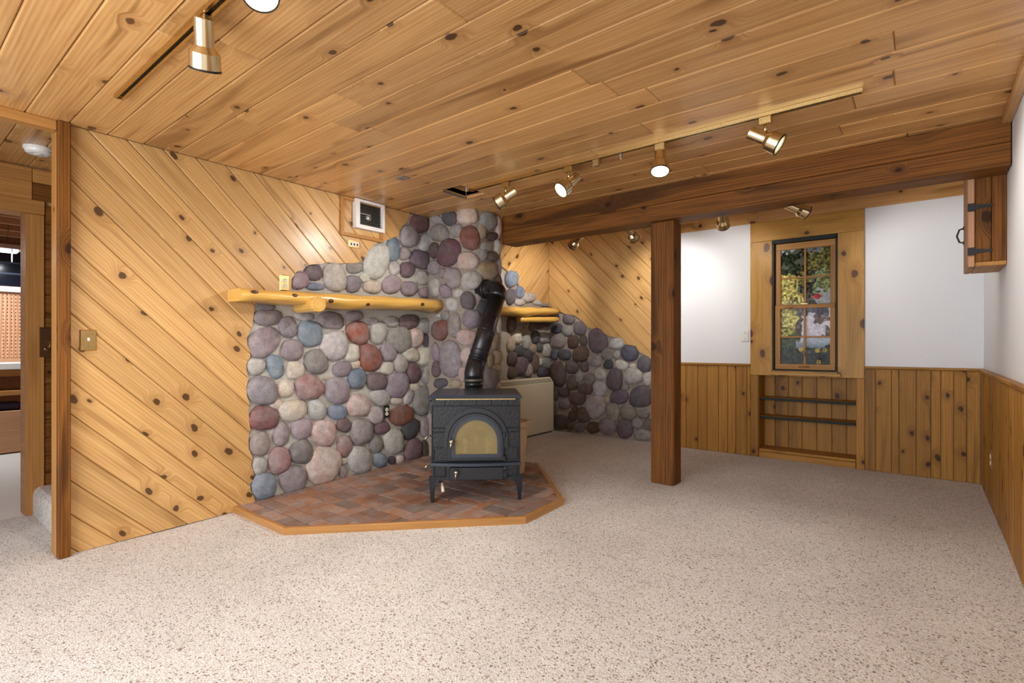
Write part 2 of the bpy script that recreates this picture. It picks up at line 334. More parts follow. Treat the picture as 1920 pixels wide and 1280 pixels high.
SCRB = [(-3.558, 1.585), (-3.362, 1.5), (-3.204, 1.468), (-3.107, 1.399), (-3.032, 1.323), (-2.902, 1.296), (-2.758, 1.221), (-2.653, 1.204), (-2.567, 1.133), (-2.442, 1.11), (-2.4, 1.049), (-2.319, 1.011), (-2.263, 0.974), (-2.13, 0.902)]
PROF = [(-3.62, 3.27), (-3.16, 3.27), (-3.133, 3.273), (-3.106, 3.281), (-3.082, 3.294), (-3.061, 3.311), (-3.044, 3.332), (-3.031, 3.356), (-3.023, 3.383), (-3.02, 3.41), (-3.02, 3.63), (-3.024, 3.649), (-3.035, 3.665), (-3.051, 3.676), (-3.07, 3.68), (-3.62, 3.68)]
# stones: centre, two half axes, colour
ST_L='''1.782 1.314 0.106 0.014 0.005 -0.062 136 128 129
1.753 1.141 0.115 0.067 0.049 -0.085 152 138 143
1.928 1.251 0.069 0.014 0.016 -0.085 139 130 137
2.1 1.209 0.107 0.002 0.0 -0.106 124 136 148
2.278 1.312 0.126 -0.005 -0.007 -0.069 148 136 140
2.057 1.332 0.084 0.004 0.0 -0.033 177 168 169
1.96 1.085 0.097 -0.009 -0.007 -0.08 142 129 134
2.304 1.118 0.118 0.019 0.025 -0.126 189 181 181
2.151 0.995 0.095 0.021 0.029 -0.101 136 130 127
1.698 0.975 0.065 -0.002 0.0 -0.066 177 174 169
1.833 0.97 0.065 0.015 0.024 -0.089 120 138 154
1.985 0.938 0.076 -0.003 0.0 -0.07 198 188 175
2.376 0.933 0.089 -0.003 0.0 -0.066 145 133 141
1.741 0.805 0.114 -0.008 0.0 -0.108 145 139 145
1.909 0.809 0.063 -0.004 0.0 -0.073 206 194 178
2.094 0.806 0.123 0.012 0.019 -0.099 156 125 122
2.33 0.765 0.125 -0.009 0.0 -0.107 154 144 150
2.25 0.864 0.042 -0.002 0.0 -0.015 168 151 127
2.393 1.27 0.014 -0.002 -0.008 -0.042 189 182 168
1.77 1.389 0.068 0.004 0.0 -0.028 128 122 121
1.753 0.612 0.11 -0.031 -0.016 -0.088 131 93 93
1.845 0.699 0.042 0.02 0.019 -0.034 202 182 169
1.963 0.646 0.115 -0.011 0.0 -0.084 192 180 165
2.155 0.631 0.08 -0.008 0.0 -0.087 177 177 173
2.33 0.594 0.094 -0.01 0.0 -0.061 125 136 155
1.878 0.482 0.063 -0.025 -0.024 -0.082 155 142 146
2.034 0.504 0.089 -0.011 0.0 -0.082 161 146 153
2.214 0.449 0.112 -0.015 0.0 -0.108 188 160 155
2.391 0.489 0.067 -0.035 -0.03 -0.052 112 92 92
1.724 0.436 0.079 -0.012 0.0 -0.086 152 141 136
1.863 0.299 0.087 -0.015 0.0 -0.104 154 123 124
2.034 0.331 0.096 0.0 0.018 -0.1 127 123 122
1.724 0.286 0.056 -0.01 0.0 -0.069 167 166 162
2.214 0.203 0.145 -0.061 -0.045 -0.146 189 169 159
2.395 0.322 0.073 0.0 0.018 -0.094 154 127 126
1.753 0.141 0.099 -0.021 0.0 -0.096 128 140 156
1.966 0.144 0.113 -0.004 0.019 -0.105 141 131 134
2.386 0.205 0.04 -0.007 0.0 -0.032 199 190 177
2.382 0.116 0.038 -0.007 0.0 -0.06 143 134 131
2.522 1.223 0.111 0.002 0.0 -0.101 155 107 95
2.656 1.319 0.075 0.003 0.0 -0.033 178 175 175
2.486 1.357 0.091 0.004 0.0 -0.043 150 140 142
2.723 1.227 0.094 -0.012 -0.021 -0.1 178 176 170
2.859 1.323 0.086 0.003 0.0 -0.05 166 162 158
3.054 1.33 0.122 0.004 0.0 -0.071 112 89 87
3.247 1.298 0.103 0.003 0.0 -0.078 146 144 139
2.946 1.169 0.137 0.03 0.042 -0.123 146 141 135
3.132 1.186 0.089 0.001 0.0 -0.092 188 164 152
3.278 1.16 0.064 0.0 0.0 -0.072 89 83 91
2.639 1.017 0.113 0.011 0.021 -0.126 144 96 86
2.823 1.06 0.084 0.024 0.035 -0.079 152 141 149
2.463 1.057 0.078 -0.001 0.0 -0.078 198 194 178
2.959 0.96 0.084 -0.002 0.0 -0.089 172 166 161
3.078 1.035 0.102 -0.001 0.0 -0.071 186 178 163
3.247 1.014 0.098 -0.002 0.0 -0.096 200 197 178
2.494 0.963 0.052 -0.002 0.0 -0.036 202 190 175
2.815 0.921 0.075 -0.003 0.0 -0.061 193 187 175
3.107 0.869 0.092 0.009 0.022 -0.099 110 85 89
3.273 0.847 0.071 -0.008 -0.011 -0.093 153 147 142
2.514 0.847 0.094 -0.005 0.0 -0.09 113 125 140
2.702 0.816 0.104 0.017 0.027 -0.084 117 98 98
2.918 0.772 0.136 -0.008 0.0 -0.12 144 132 141
3.117 0.741 0.064 -0.004 0.0 -0.04 204 195 178
3.044 0.656 0.055 -0.012 -0.016 -0.069 180 173 173
2.745 0.676 0.103 -0.023 -0.017 -0.076 173 170 166
2.913 0.634 0.077 -0.007 0.0 -0.037 191 179 168
3.216 0.616 0.118 -0.029 -0.041 -0.144 133 130 127
2.522 0.629 0.111 -0.018 -0.011 -0.102 189 163 156
2.693 0.535 0.1 -0.011 0.0 -0.078 170 161 161
2.973 0.5 0.136 0.014 0.032 -0.097 126 83 68
2.758 0.418 0.09 0.015 0.023 -0.055 118 92 99
3.068 0.376 0.1 -0.041 -0.046 -0.092 72 70 75
2.551 0.414 0.112 -0.006 0.012 -0.12 148 140 139
2.882 0.284 0.113 -0.001 0.027 -0.125 176 175 167
2.696 0.288 0.075 -0.011 0.0 -0.077 134 132 127
3.103 0.182 0.104 -0.031 -0.025 -0.106 119 93 97
3.239 0.361 0.069 -0.009 0.0 -0.104 156 143 146
3.247 0.163 0.052 -0.008 0.0 -0.085 87 74 65
2.535 0.187 0.123 -0.04 -0.024 -0.112 169 166 164
2.737 0.15 0.079 -0.014 0.0 -0.065 121 135 148
2.867 0.124 0.04 -0.007 0.0 -0.04 74 70 82
2.951 0.118 0.043 -0.02 -0.019 -0.039 195 175 169
2.022 1.597 0.069 0.007 0.0 -0.07 154 136 142
2.129 1.667 0.078 0.009 0.0 -0.065 117 103 109
2.143 1.564 0.078 0.001 -0.003 -0.032 121 131 154
2.309 1.651 0.106 0.027 0.023 -0.115 184 177 170
2.475 1.614 0.079 0.007 0.0 -0.077 139 131 139
2.491 1.747 0.082 0.01 0.0 -0.051 142 135 131
2.583 1.672 0.059 0.006 0.0 -0.042 197 194 176
2.703 1.825 0.133 -0.003 -0.034 -0.162 185 185 178
2.661 1.607 0.096 0.008 0.0 -0.06 192 176 164
2.873 1.948 0.078 0.011 0.0 -0.111 116 132 145
2.887 1.79 0.061 0.016 0.015 -0.068 173 165 162
2.86 1.643 0.107 0.01 0.0 -0.083 158 142 148
3.055 2.093 0.114 0.019 0.0 -0.103 154 147 149
3.182 2.232 0.129 0.024 0.0 -0.093 108 81 81
3.243 2.066 0.081 0.013 0.0 -0.088 180 179 178
3.002 1.933 0.065 0.009 0.0 -0.064 159 148 150
3.192 1.906 0.132 -0.01 -0.031 -0.092 114 102 113
3.036 1.793 0.089 0.01 0.0 -0.077 114 89 96
3.222 1.737 0.099 0.01 0.0 -0.072 174 169 160
3.055 1.627 0.102 0.023 0.016 -0.07 142 128 136
3.243 1.605 0.084 0.007 0.0 -0.051 157 143 147
2.96 1.674 0.023 0.009 0.017 -0.035 169 148 125'''
ST_C='''0.16 2.263 0.068 -0.01 0.0 -0.043 149 143 137
0.328 2.248 0.098 -0.015 0.0 -0.067 85 81 85
0.522 2.247 0.108 -0.005 0.0 -0.079 190 170 157
0.739 2.219 0.111 0.02 0.0 -0.09 147 145 142
0.875 2.193 0.042 0.008 0.0 -0.105 199 178 168
0.198 2.135 0.132 -0.018 0.0 -0.081 137 133 125
0.415 2.126 0.081 -0.011 0.0 -0.062 146 140 139
0.546 2.054 0.092 -0.001 0.0 -0.112 124 81 70
0.655 2.119 0.054 0.008 0.0 -0.075 160 141 118
0.317 1.945 0.143 -0.034 -0.033 -0.128 107 79 85
0.126 1.987 0.061 -0.007 0.0 -0.081 93 71 67
0.789 2.093 0.087 0.014 0.0 -0.041 89 71 66
0.726 1.997 0.085 0.012 0.0 -0.051 147 140 132
0.866 2.007 0.053 0.008 0.0 -0.079 187 183 167
0.528 1.852 0.107 -0.002 0.0 -0.079 190 170 160
0.676 1.917 0.046 0.006 0.0 -0.054 142 135 129
0.794 1.916 0.085 0.011 0.0 -0.051 105 89 83
0.131 1.829 0.071 -0.02 -0.029 -0.073 146 134 139
0.728 1.778 0.123 0.013 0.0 -0.093 161 144 119
0.892 1.84 0.026 -0.0 0.002 -0.081 157 142 149
0.238 1.768 0.057 -0.005 0.0 -0.049 145 135 131
0.37 1.717 0.1 -0.002 0.013 -0.105 154 143 145
0.559 1.684 0.1 0.0 0.0 -0.086 172 171 166
0.87 1.691 0.048 0.005 0.0 -0.071 106 90 78
0.145 1.649 0.071 -0.005 0.0 -0.093 178 175 167
0.276 1.603 0.076 0.009 0.026 -0.069 145 129 138
0.425 1.577 0.061 0.013 0.019 -0.039 185 183 181
0.526 1.509 0.074 -0.001 0.0 -0.079 106 98 102
0.358 1.482 0.08 -0.004 0.0 -0.065 179 179 173
0.63 1.553 0.031 0.002 0.0 -0.054 152 140 137
0.676 1.45 0.061 -0.013 -0.035 -0.073 78 78 83
0.56 1.349 0.086 0.0 0.0 -0.084 139 129 138
0.388 1.293 0.084 -0.002 0.0 -0.112 150 143 139
0.209 1.256 0.106 -0.002 0.0 -0.102 122 76 66
0.269 1.385 0.06 -0.002 0.0 -0.046 135 134 124
0.173 1.385 0.044 -0.002 0.0 -0.022 169 167 161
0.518 1.189 0.102 -0.008 -0.007 -0.079 184 160 155
0.339 0.998 0.145 0.002 0.0 -0.174 150 139 145
0.145 1.055 0.056 0.0 0.0 -0.087 147 131 141
0.535 1.029 0.072 0.0 0.0 -0.079 193 175 165
0.156 0.903 0.061 0.002 0.0 -0.079 109 83 88
0.48 0.869 0.045 0.001 0.0 -0.072 184 161 148
0.21 0.777 0.089 0.004 0.0 -0.05 90 86 92
0.393 0.778 0.084 0.004 0.0 -0.045 159 142 114
0.889 1.306 0.03 0.001 0.0 -0.08 196 188 179
0.897 1.154 0.018 0.0 0.0 -0.074 159 140 117
0.861 1.01 0.061 -0.001 0.0 -0.075 162 141 116
0.838 1.146 0.029 -0.005 -0.031 -0.076 155 134 113
0.769 0.982 0.034 -0.001 0.0 -0.062 149 134 105
0.862 0.92 0.066 -0.002 0.0 -0.038 162 139 114
0.898 0.857 0.023 -0.001 0.0 -0.075 152 140 114
0.776 0.829 0.094 -0.005 0.0 -0.096 128 122 121
0.887 0.744 0.029 -0.002 0.0 -0.031 186 180 165
0.278 0.638 0.124 0.008 0.0 -0.071 148 133 141
0.523 0.635 0.094 0.002 0.0 -0.077 141 139 130
0.749 0.634 0.126 -0.01 0.0 -0.086 199 174 163
0.309 0.469 0.134 0.012 0.0 -0.087 146 138 134
0.56 0.467 0.101 -0.001 0.0 -0.084 163 148 155
0.803 0.457 0.125 -0.014 0.0 -0.079 92 73 61
0.172 0.631 0.081 0.005 0.0 -0.072 139 135 131
0.172 0.457 0.081 0.007 0.0 -0.076 199 181 168
0.172 0.275 0.081 0.009 0.0 -0.076 163 147 157
0.172 0.131 0.069 0.009 0.0 -0.064 88 71 61
0.399 0.299 0.115 0.012 0.0 -0.078 168 162 160
0.637 0.295 0.111 -0.009 0.0 -0.081 114 98 107
0.836 0.273 0.078 -0.011 0.0 -0.076 131 126 122
0.408 0.146 0.114 0.014 0.0 -0.07 171 149 124
0.647 0.141 0.113 -0.012 0.0 -0.069 148 131 139
0.836 0.123 0.078 -0.013 0.0 -0.064 147 145 138'''
ST_F='''4.527 1.862 0.116 0.012 0.0 -0.106 116 130 148
4.514 1.663 0.089 0.007 0.0 -0.097 93 85 91
4.682 1.724 0.079 0.006 0.0 -0.074 120 130 150
4.845 1.679 0.141 0.01 0.0 -0.067 168 159 155
4.682 1.611 0.107 0.007 0.0 -0.041 183 175 171
5.044 1.634 0.111 0.007 0.0 -0.04 175 175 171
5.192 1.613 0.115 0.007 0.0 -0.029 144 134 134
4.527 1.355 0.089 0.003 0.0 -0.097 102 83 74
4.669 1.4 0.076 0.003 0.0 -0.063 139 129 135
4.79 1.372 0.061 0.002 0.0 -0.068 155 135 113
4.915 1.342 0.063 0.002 0.0 -0.069 103 87 80
5.058 1.364 0.118 0.004 0.0 -0.059 100 77 73
4.63 1.206 0.086 -0.004 -0.012 -0.085 198 189 175
4.798 1.167 0.084 0.001 0.0 -0.101 166 162 157
4.514 1.125 0.078 0.0 0.0 -0.089 163 142 120
4.986 1.218 0.082 0.001 0.0 -0.082 86 88 92
5.165 1.212 0.127 0.001 0.0 -0.078 171 167 165
4.661 1.058 0.095 -0.001 0.0 -0.07 73 74 79
5.073 1.088 0.065 -0.0 0.0 -0.056 92 93 99
5.214 1.057 0.09 -0.001 0.0 -0.088 171 169 161
4.837 0.994 0.091 -0.001 0.0 -0.08 79 72 81
4.943 1.076 0.066 -0.0 0.0 -0.059 154 132 109
4.534 0.967 0.084 -0.002 0.0 -0.089 96 76 71
4.701 0.882 0.134 -0.019 -0.035 -0.121 105 88 94
4.986 0.899 0.073 -0.006 -0.017 -0.111 103 82 74
5.094 0.918 0.047 -0.001 0.0 -0.052 186 181 169
5.214 0.901 0.09 -0.002 0.0 -0.079 130 130 122
4.831 0.829 0.089 -0.013 -0.024 -0.082 152 138 144
5.147 0.791 0.127 -0.005 0.0 -0.069 80 73 84
4.539 0.808 0.084 -0.004 0.0 -0.072 95 77 64
5.192 1.402 0.115 0.004 0.0 -0.062 95 73 66
4.643 0.675 0.167 -0.01 0.0 -0.085 132 124 123
4.972 0.639 0.167 -0.01 0.0 -0.089 152 141 145
5.192 0.522 0.115 -0.009 0.0 -0.11 97 79 76
4.643 0.466 0.167 -0.015 0.0 -0.102 91 73 66
4.972 0.421 0.152 -0.014 0.0 -0.107 133 124 123'''
ST_B='''-3.304 1.431 0.09 -0.01 -0.007 -0.064 112 104 107
-3.476 1.324 0.087 -0.002 0.0 -0.068 78 76 83
-3.324 1.295 0.082 -0.001 0.0 -0.067 147 142 136
-3.148 1.317 0.088 -0.002 0.0 -0.088 111 99 105
-3.462 1.169 0.13 -0.001 0.0 -0.088 134 122 119
-3.245 1.159 0.085 -0.0 0.0 -0.082 91 72 65
-3.104 1.175 0.055 -0.0 0.0 -0.072 94 78 72
-2.913 1.174 0.134 0.02 0.029 -0.146 107 94 99
-2.672 1.141 0.103 -0.008 -0.006 -0.067 177 175 172
-2.518 1.032 0.104 0.001 0.0 -0.099 95 92 105
-2.787 1.021 0.083 0.001 0.0 -0.075 136 127 122
-2.672 1.011 0.044 0.001 0.0 -0.052 163 160 157
-3.138 1.018 0.118 0.001 0.0 -0.099 99 80 69
-3.364 1.007 0.098 0.001 0.0 -0.074 86 83 90
-3.513 1.005 0.057 0.001 0.0 -0.075 84 82 90
-2.95 0.946 0.098 0.002 0.0 -0.083 149 142 138
-2.778 0.901 0.07 0.002 0.0 -0.053 74 74 76
-2.615 0.902 0.086 -0.012 -0.011 -0.056 197 194 181
-2.484 0.895 0.043 0.001 0.0 -0.028 197 188 176
-2.344 0.919 0.091 0.002 0.0 -0.094 104 101 109
-3.456 0.774 0.117 0.03 0.049 -0.153 90 70 66
-3.255 0.865 0.096 0.002 0.0 -0.089 101 84 81
-3.091 0.869 0.062 0.002 0.0 -0.068 105 90 80
-3.158 0.745 0.055 0.002 0.0 -0.069 146 145 141
-3.024 0.723 0.075 0.021 0.022 -0.072 130 124 118
-2.886 0.793 0.083 0.003 0.0 -0.07 182 181 173
-2.698 0.736 0.108 0.004 0.0 -0.131 102 91 97
-2.476 0.784 0.123 -0.005 -0.009 -0.095 173 171 164
-2.304 0.76 0.058 0.002 0.0 -0.086 185 178 173
-3.255 0.671 0.083 0.004 0.0 -0.095 101 84 74
-3.081 0.609 0.107 0.006 0.0 -0.072 105 87 81
-2.886 0.623 0.097 0.005 0.0 -0.095 177 169 169
-2.569 0.655 0.052 0.003 0.0 -0.04 133 129 127
-2.646 0.54 0.121 0.008 0.0 -0.084 106 92 103
-2.385 0.564 0.142 0.009 0.0 -0.127 100 91 98
-3.374 0.555 0.092 0.005 0.0 -0.061 92 74 69
-3.493 0.522 0.044 0.003 0.0 -0.088 93 77 63
-3.187 0.49 0.122 -0.011 -0.016 -0.081 108 86 82
-2.941 0.416 0.135 0.031 0.028 -0.139 170 161 163
-2.808 0.498 0.055 0.004 0.0 -0.043 167 152 125
-3.364 0.411 0.092 0.006 0.0 -0.069 139 129 127
-3.226 0.362 0.039 0.003 0.0 -0.048 106 84 75
-3.1 0.305 0.101 0.008 0.0 -0.093 108 93 81
-2.716 0.369 0.088 0.021 0.021 -0.108 148 143 133
-2.535 0.383 0.104 0.008 0.0 -0.093 133 128 121
-2.352 0.375 0.074 0.006 0.0 -0.05 129 125 121
-3.255 0.275 0.06 0.005 0.0 -0.068 96 79 73
-3.415 0.193 0.103 0.01 0.0 -0.102 93 72 67
-3.161 0.158 0.094 0.009 0.0 -0.067 130 123 124
-2.968 0.169 0.09 0.009 0.0 -0.075 97 74 66
-2.787 0.203 0.108 0.028 0.022 -0.112 139 127 133
-2.574 0.2 0.108 0.011 0.0 -0.113 110 96 104
-2.426 0.269 0.067 0.006 0.0 -0.07 140 134 134
-2.304 0.265 0.053 0.005 0.0 -0.077 119 108 112
-2.36 0.152 0.109 0.012 0.0 -0.07 148 145 142
-3.294 0.153 0.05 0.005 0.0 -0.059 102 89 76
-2.201 0.809 0.07 0.002 0.0 -0.089 130 126 120
-2.185 0.599 0.07 0.004 0.0 -0.099 146 132 136
-2.185 0.359 0.07 0.006 0.0 -0.099 103 88 77
-2.185 0.171 0.07 0.007 0.0 -0.073 135 129 121
-2.185 0.93 0.05 0.001 0.0 -0.035 186 181 173
-3.501 0.332 0.039 0.003 0.0 -0.082 104 87 78'''
# ------------------------------------------------------------------ boards clipped from a wall region
def board_region(name, parent, poly, O, U, V, ang, width, thick, mat, phase=0.0, bev=.005, breaks=None, gap=.0012):
    O, U, V = Vector(O), Vector(U), Vector(V); Nn = U.cross(V)
    ca, sa = math.cos(ang), math.sin(ang)
    pts = [(u*ca+v*sa, -u*sa+v*ca) for u, v in poly]
    D3 = U*ca+V*sa; P3 = -U*sa+V*ca
    b0 = min(p[1] for p in pts); b1 = max(p[1] for p in pts)
    k = math.floor((b0-phase)/width)
    while phase+k*width < b1-1e-5:
        lo, hi = phase+k*width+gap, phase+(k+1)*width-gap; k += 1
        bm = bmesh.new()
        f = bm.faces.new([bm.verts.new((a, b, 0)) for a, b in pts])
        f.normal_update(); bmesh.ops.triangulate(bm, faces=[f], ngon_method='EAR_CLIP')
        cuts = [((0, lo, 0), (0, -1, 0)), ((0, hi, 0), (0, 1, 0))]
        for co, no in cuts:
            bmesh.ops.bisect_plane(bm, geom=bm.verts[:]+bm.edges[:]+bm.faces[:], plane_co=co, plane_no=no, clear_outer=True)
        if bev:
            for bb in (lo+bev, hi-bev):
                bmesh.ops.bisect_plane(bm, geom=bm.verts[:]+bm.edges[:]+bm.faces[:], plane_co=(0, bb, 0), plane_no=(0, 1, 0))
        if breaks:
            for co in breaks(k):
                bmesh.ops.bisect_plane(bm, geom=bm.verts[:]+bm.edges[:]+bm.faces[:], plane_co=(co, 0, 0), plane_no=(1, 0, 0))
            es = [e for e in bm.edges if any(all(abs(v.co.x-co) < 1e-5 for v in e.verts) for co in breaks(k))]
            if es: bmesh.ops.split_edges(bm, edges=es)
        if not bm.faces: bm.free(); continue
        # islands
        left = set(bm.faces); islands = []
        while left:
            st = [left.pop()]; isl = []
            while st:
                q = st.pop(); isl.append(q)
                for e in q.edges:
                    for g in e.link_faces:
                        if g in left: left.discard(g); st.append(g)
            islands.append(isl)
        for isl in islands:
            xs = [v.co.x for f in isl for v in f.verts]; ys = [v.co.y for f in isl for v in f.verts]
            if (max(xs)-min(xs)) < .012 or (max(ys)-min(ys)) < .006: continue
            ox, oy = (min(xs)+max(xs))/2, (min(ys)+max(ys))/2
            b2 = bmesh.new(); mp = {}
            for f in isl:
                vv = []
                for v in f.verts:
                    if v not in mp: mp[v] = b2.verts.new((v.co.x-ox, v.co.y-oy, 0))
                    vv.append(mp[v])
                b2.faces.new(vv)
            top = bmesh.ops.extrude_face_region(b2, geom=b2.faces[:])
            for v in [g for g in top['geom'] if isinstance(g, bmesh.types.BMVert)]:
                dist = min(v.co.y+oy-lo, hi-v.co.y-oy)
                v.co.z += thick-(max(0, bev-max(0, dist)) if bev else 0)
            c = O+D3*ox+P3*oy
            M = Matrix(((D3.x, P3.x, Nn.x, c.x), (D3.y, P3.y, Nn.y, c.y), (D3.z, P3.z, Nn.z, c.z), (0, 0, 0, 1)))
            obj(name, b2, mat, parent, M)
        bm.free()
def struct(name, bm, mat, label, parent=None):
    o = obj(name, bm, mat, parent)
    if parent is None: tag(o, label, None, kind='structure')
    return o
def vboards(name, parent, mat, axis, a0, a1, plane, sign, z0f, z1, thick=.018, wmin=.085, wmax=.14, z1f=None, widths=None):
    """vertical boards standing on axis 'x' or 'y'"""
    a = a0; i = 0
    while a < a1-.004:
        w = widths[i % len(widths)] if widths else random.uniform(wmin, wmax); i += 1
        b = min(a1, a+w)
        if a1-b < .03: b = a1
        top = z1; z0 = z0f((a+b)/2)
        p0, p1 = sorted((plane, plane+sign*thick))
        if axis == 'x': wb(name, mat, parent, a+.0012, b-.0012, p0, p1, z0, top, 'z', bev=.004)
        else: wb(name, mat, parent, p0, p1, a+.0012, b-.0012, z0, top, 'z', bev=.004)
        a = b

CZ = 2.298            # ceiling height
XL, XR, YB = -3.58, .365, 5.25
# ------------------------------------------------------------------ floor
bm = bmesh.new()
xs = [-4.63, -3.0, -1.5, .5]; ys = [-1.6, 0, 1.2, 2.45, 3.7, 5.5]
grid = [[bm.verts.new((x, y, zf(y))) for x in xs] for y in ys]
for j in range(len(ys)-1):
    for i in range(len(xs)-1): bm.faces.new((grid[j][i], grid[j][i+1], grid[j+1][i+1], grid[j+1][i]))
r = bmesh.ops.extrude_face_region(bm, geom=bm.faces[:])
for g in r['geom']:
    if isinstance(g, bmesh.types.BMVert): g.co.z = -.06
struct('floor', bm, M_carpet, 'cream carpet flecked with brown across the whole room')
struct('floor', B(-8.6, -4.632, -1.6, 2.6, -.06, -.004), M_vinyl, 'pale whitewashed vinyl floor of the workshop beyond the doorway')

# ------------------------------------------------------------------ ceiling
HX0, HX1, HY0, HY1 = -2.86, -2.668, 2.759, 3.02
bm = bmesh.new()
for a in ((-4.65, HX0, -1.6, 3.9), (HX1, .5, -1.6, 3.9), (HX0, HX1, -1.6, HY0), (HX0, HX1, HY1, 3.9)): box(bm, *a, CZ+.016, CZ+.05)
box(bm, -3.77, .5, 3.88, 5.5, 2.437, 2.5)
ceil = struct('ceiling', bm, M_plyw, 'varnished knotty pine plank ceiling sloping away in long rows')
rows = random.Random(3)
y = .695-.172*13; k = -13
while y < 3.67:
    y1 = min(y+.172, 3.70)
    segs = []; x = -3.575; first = True
    while x < XR-.01:
        L_ = rows.uniform(.5, 2.6) if first else rows.uniform(1.1, 2.9); first = False
        e = x+L_
        if XR-e < .35: e = XR
        segs.append((x, e)); x = e
    def plank(a, b, c, d): wb('ceiling_plank', M_ceil, ceil, a+.0008, b-.0008, c+.001, d-.001, CZ, CZ+.016, 'x', bev=.0055)
    for a, b in segs:
        if y1 > HY0+.01 and y < HY1-.01 and a < HX1 and b > HX0:
            if a < HX0-.02: plank(a, HX0, y, y1)
            if b > HX1+.02: plank(HX1, b, y, y1)
            if y1 > HY1+.02: plank(max(a, HX0), min(b, HX1), HY1, y1)
        else: plank(a, b, y, y1)
    if y < 1.6: wb('ceiling_plank', M_ceil, ceil, -4.63, -3.6, y+.001, y1-.001, CZ, CZ+.016, 'x', bev=.0055)
    y += .172; k += 1
for i in range(9): wb('ceiling_plank', M_ceil, ceil, -3.62, .365, 3.885+i*.155, 3.885+(i+1)*.155-.002, 2.42, 2.436, 'x', bev=.005)
# open hatch in the ceiling
t = thing('ceiling_hatch', (-2.76, 2.89, CZ), 'open square hole cut in the pine ceiling near the chimney', 'hatch')
wb('side_panel', M_wall, t, HX0-.012, HX0, HY0, HY1, CZ-.002, CZ+.2, 'y'); wb('side_panel', M_wall, t, HX1, HX1+.012, HY0, HY1, CZ+.017, CZ+.2, 'y')
wb('side_panel', M_wall, t, HX0, HX1, HY0-.012, HY0, CZ+.017, CZ+.2, 'x'); wb('side_panel', M_wall, t, HX0, HX1, HY1, HY1+.012, CZ+.017, CZ+.2, 'x')
obj('top_panel', B(HX0-.012, HX1+.012, HY0-.012, HY1+.012, CZ+.2, CZ+.21), M_black, t)
obj('metal_lip', B(HX0-.002, HX0+.004, HY0, HY1, CZ-.012, CZ+.002), M_galv, t)
t = thing('ceiling_plate', (-2.86, 2.38, CZ), 'small grey metal plate screwed to the pine ceiling', 'plate')
obj('plate', B(-2.91, -2.82, 2.345, 2.41, CZ-.006, CZ, bev=.002), M_galv, t)
for dx in (-.03, .03):
    bm = bmesh.new(); lathe(bm, (-2.865+dx, 2.378, CZ-.006), (0, 0, -1), [(0, .006), (.003, .004)], 8); obj('screw', bm, M_nickel, t)

# ------------------------------------------------------------------ left wall: diagonal pine boards scribed to the stones
SCR_L = [(1.685, 0.0)]+SCRL
bm = bmesh.new(); box(bm, -3.77, -3.62, .70, 5.5, -.05, CZ+.03); box(bm, -3.77, -3.62, 3.7, 5.5, CZ, 2.45)
wl = struct('wall_left', bm, M_plyw, 'left wall of diagonal knotty pine boards beside the stone facing')
poly = [(.70, zf(.70)), (1.68, zf(1.68))]+[p for p in SCR_L if p[1] > .03]
poly = [p for p in poly if p[1] <= CZ]+[(3.053, CZ), (.70, CZ)]
board_region('wall_board', wl, poly, (-3.598, 0, 0), (0, 1, 0), (0, 0, 1), -math.pi/4, .1273, .018, M_wall, phase=1.922-.1273*10)
# beyond the chimney: boards slope the other way
poly = [(3.72, 2.42), (3.72, 2.3), SCRF[0]]+SCRF[1:-1]+[(5.25, 1.595), (5.25, 2.42)]
poly[1] = (3.72, 2.02); poly.insert(2, (4.3, 2.0))
board_region('wall_board', wl, poly, (-3.598, 0, 0), (0, 1, 0), (0, 0, 1), math.pi/4, .1273, .018, M_wall, phase=.03)
# end post that closes the wall towards the hall
t = thing('wall_end_post', (-3.63, .69, 0), 'square brown wooden post capping the end of the diagonal-board wall', 'post')
wb('post_board', M_cedar, t, -3.575, -3.53, .646, .698, 0, CZ-.002, 'z', bev=.004)
wb('post_board', M_casing, t, -3.685, -3.577, .646, .668, 0, CZ-.002, 'z', bev=.004)
wb('post_board', M_casing, t, -3.685, -3.577, .669, .698, 0, CZ-.002, 'z', bev=.004)
wb('trim_1', M_casing, None, -3.62, -3.55, -1.5, .645, CZ-.05, CZ-.001, 'y'); tag(bpy.data.objects['trim_1'], 'pine header strip under the ceiling above the hall opening', None, kind='structure')

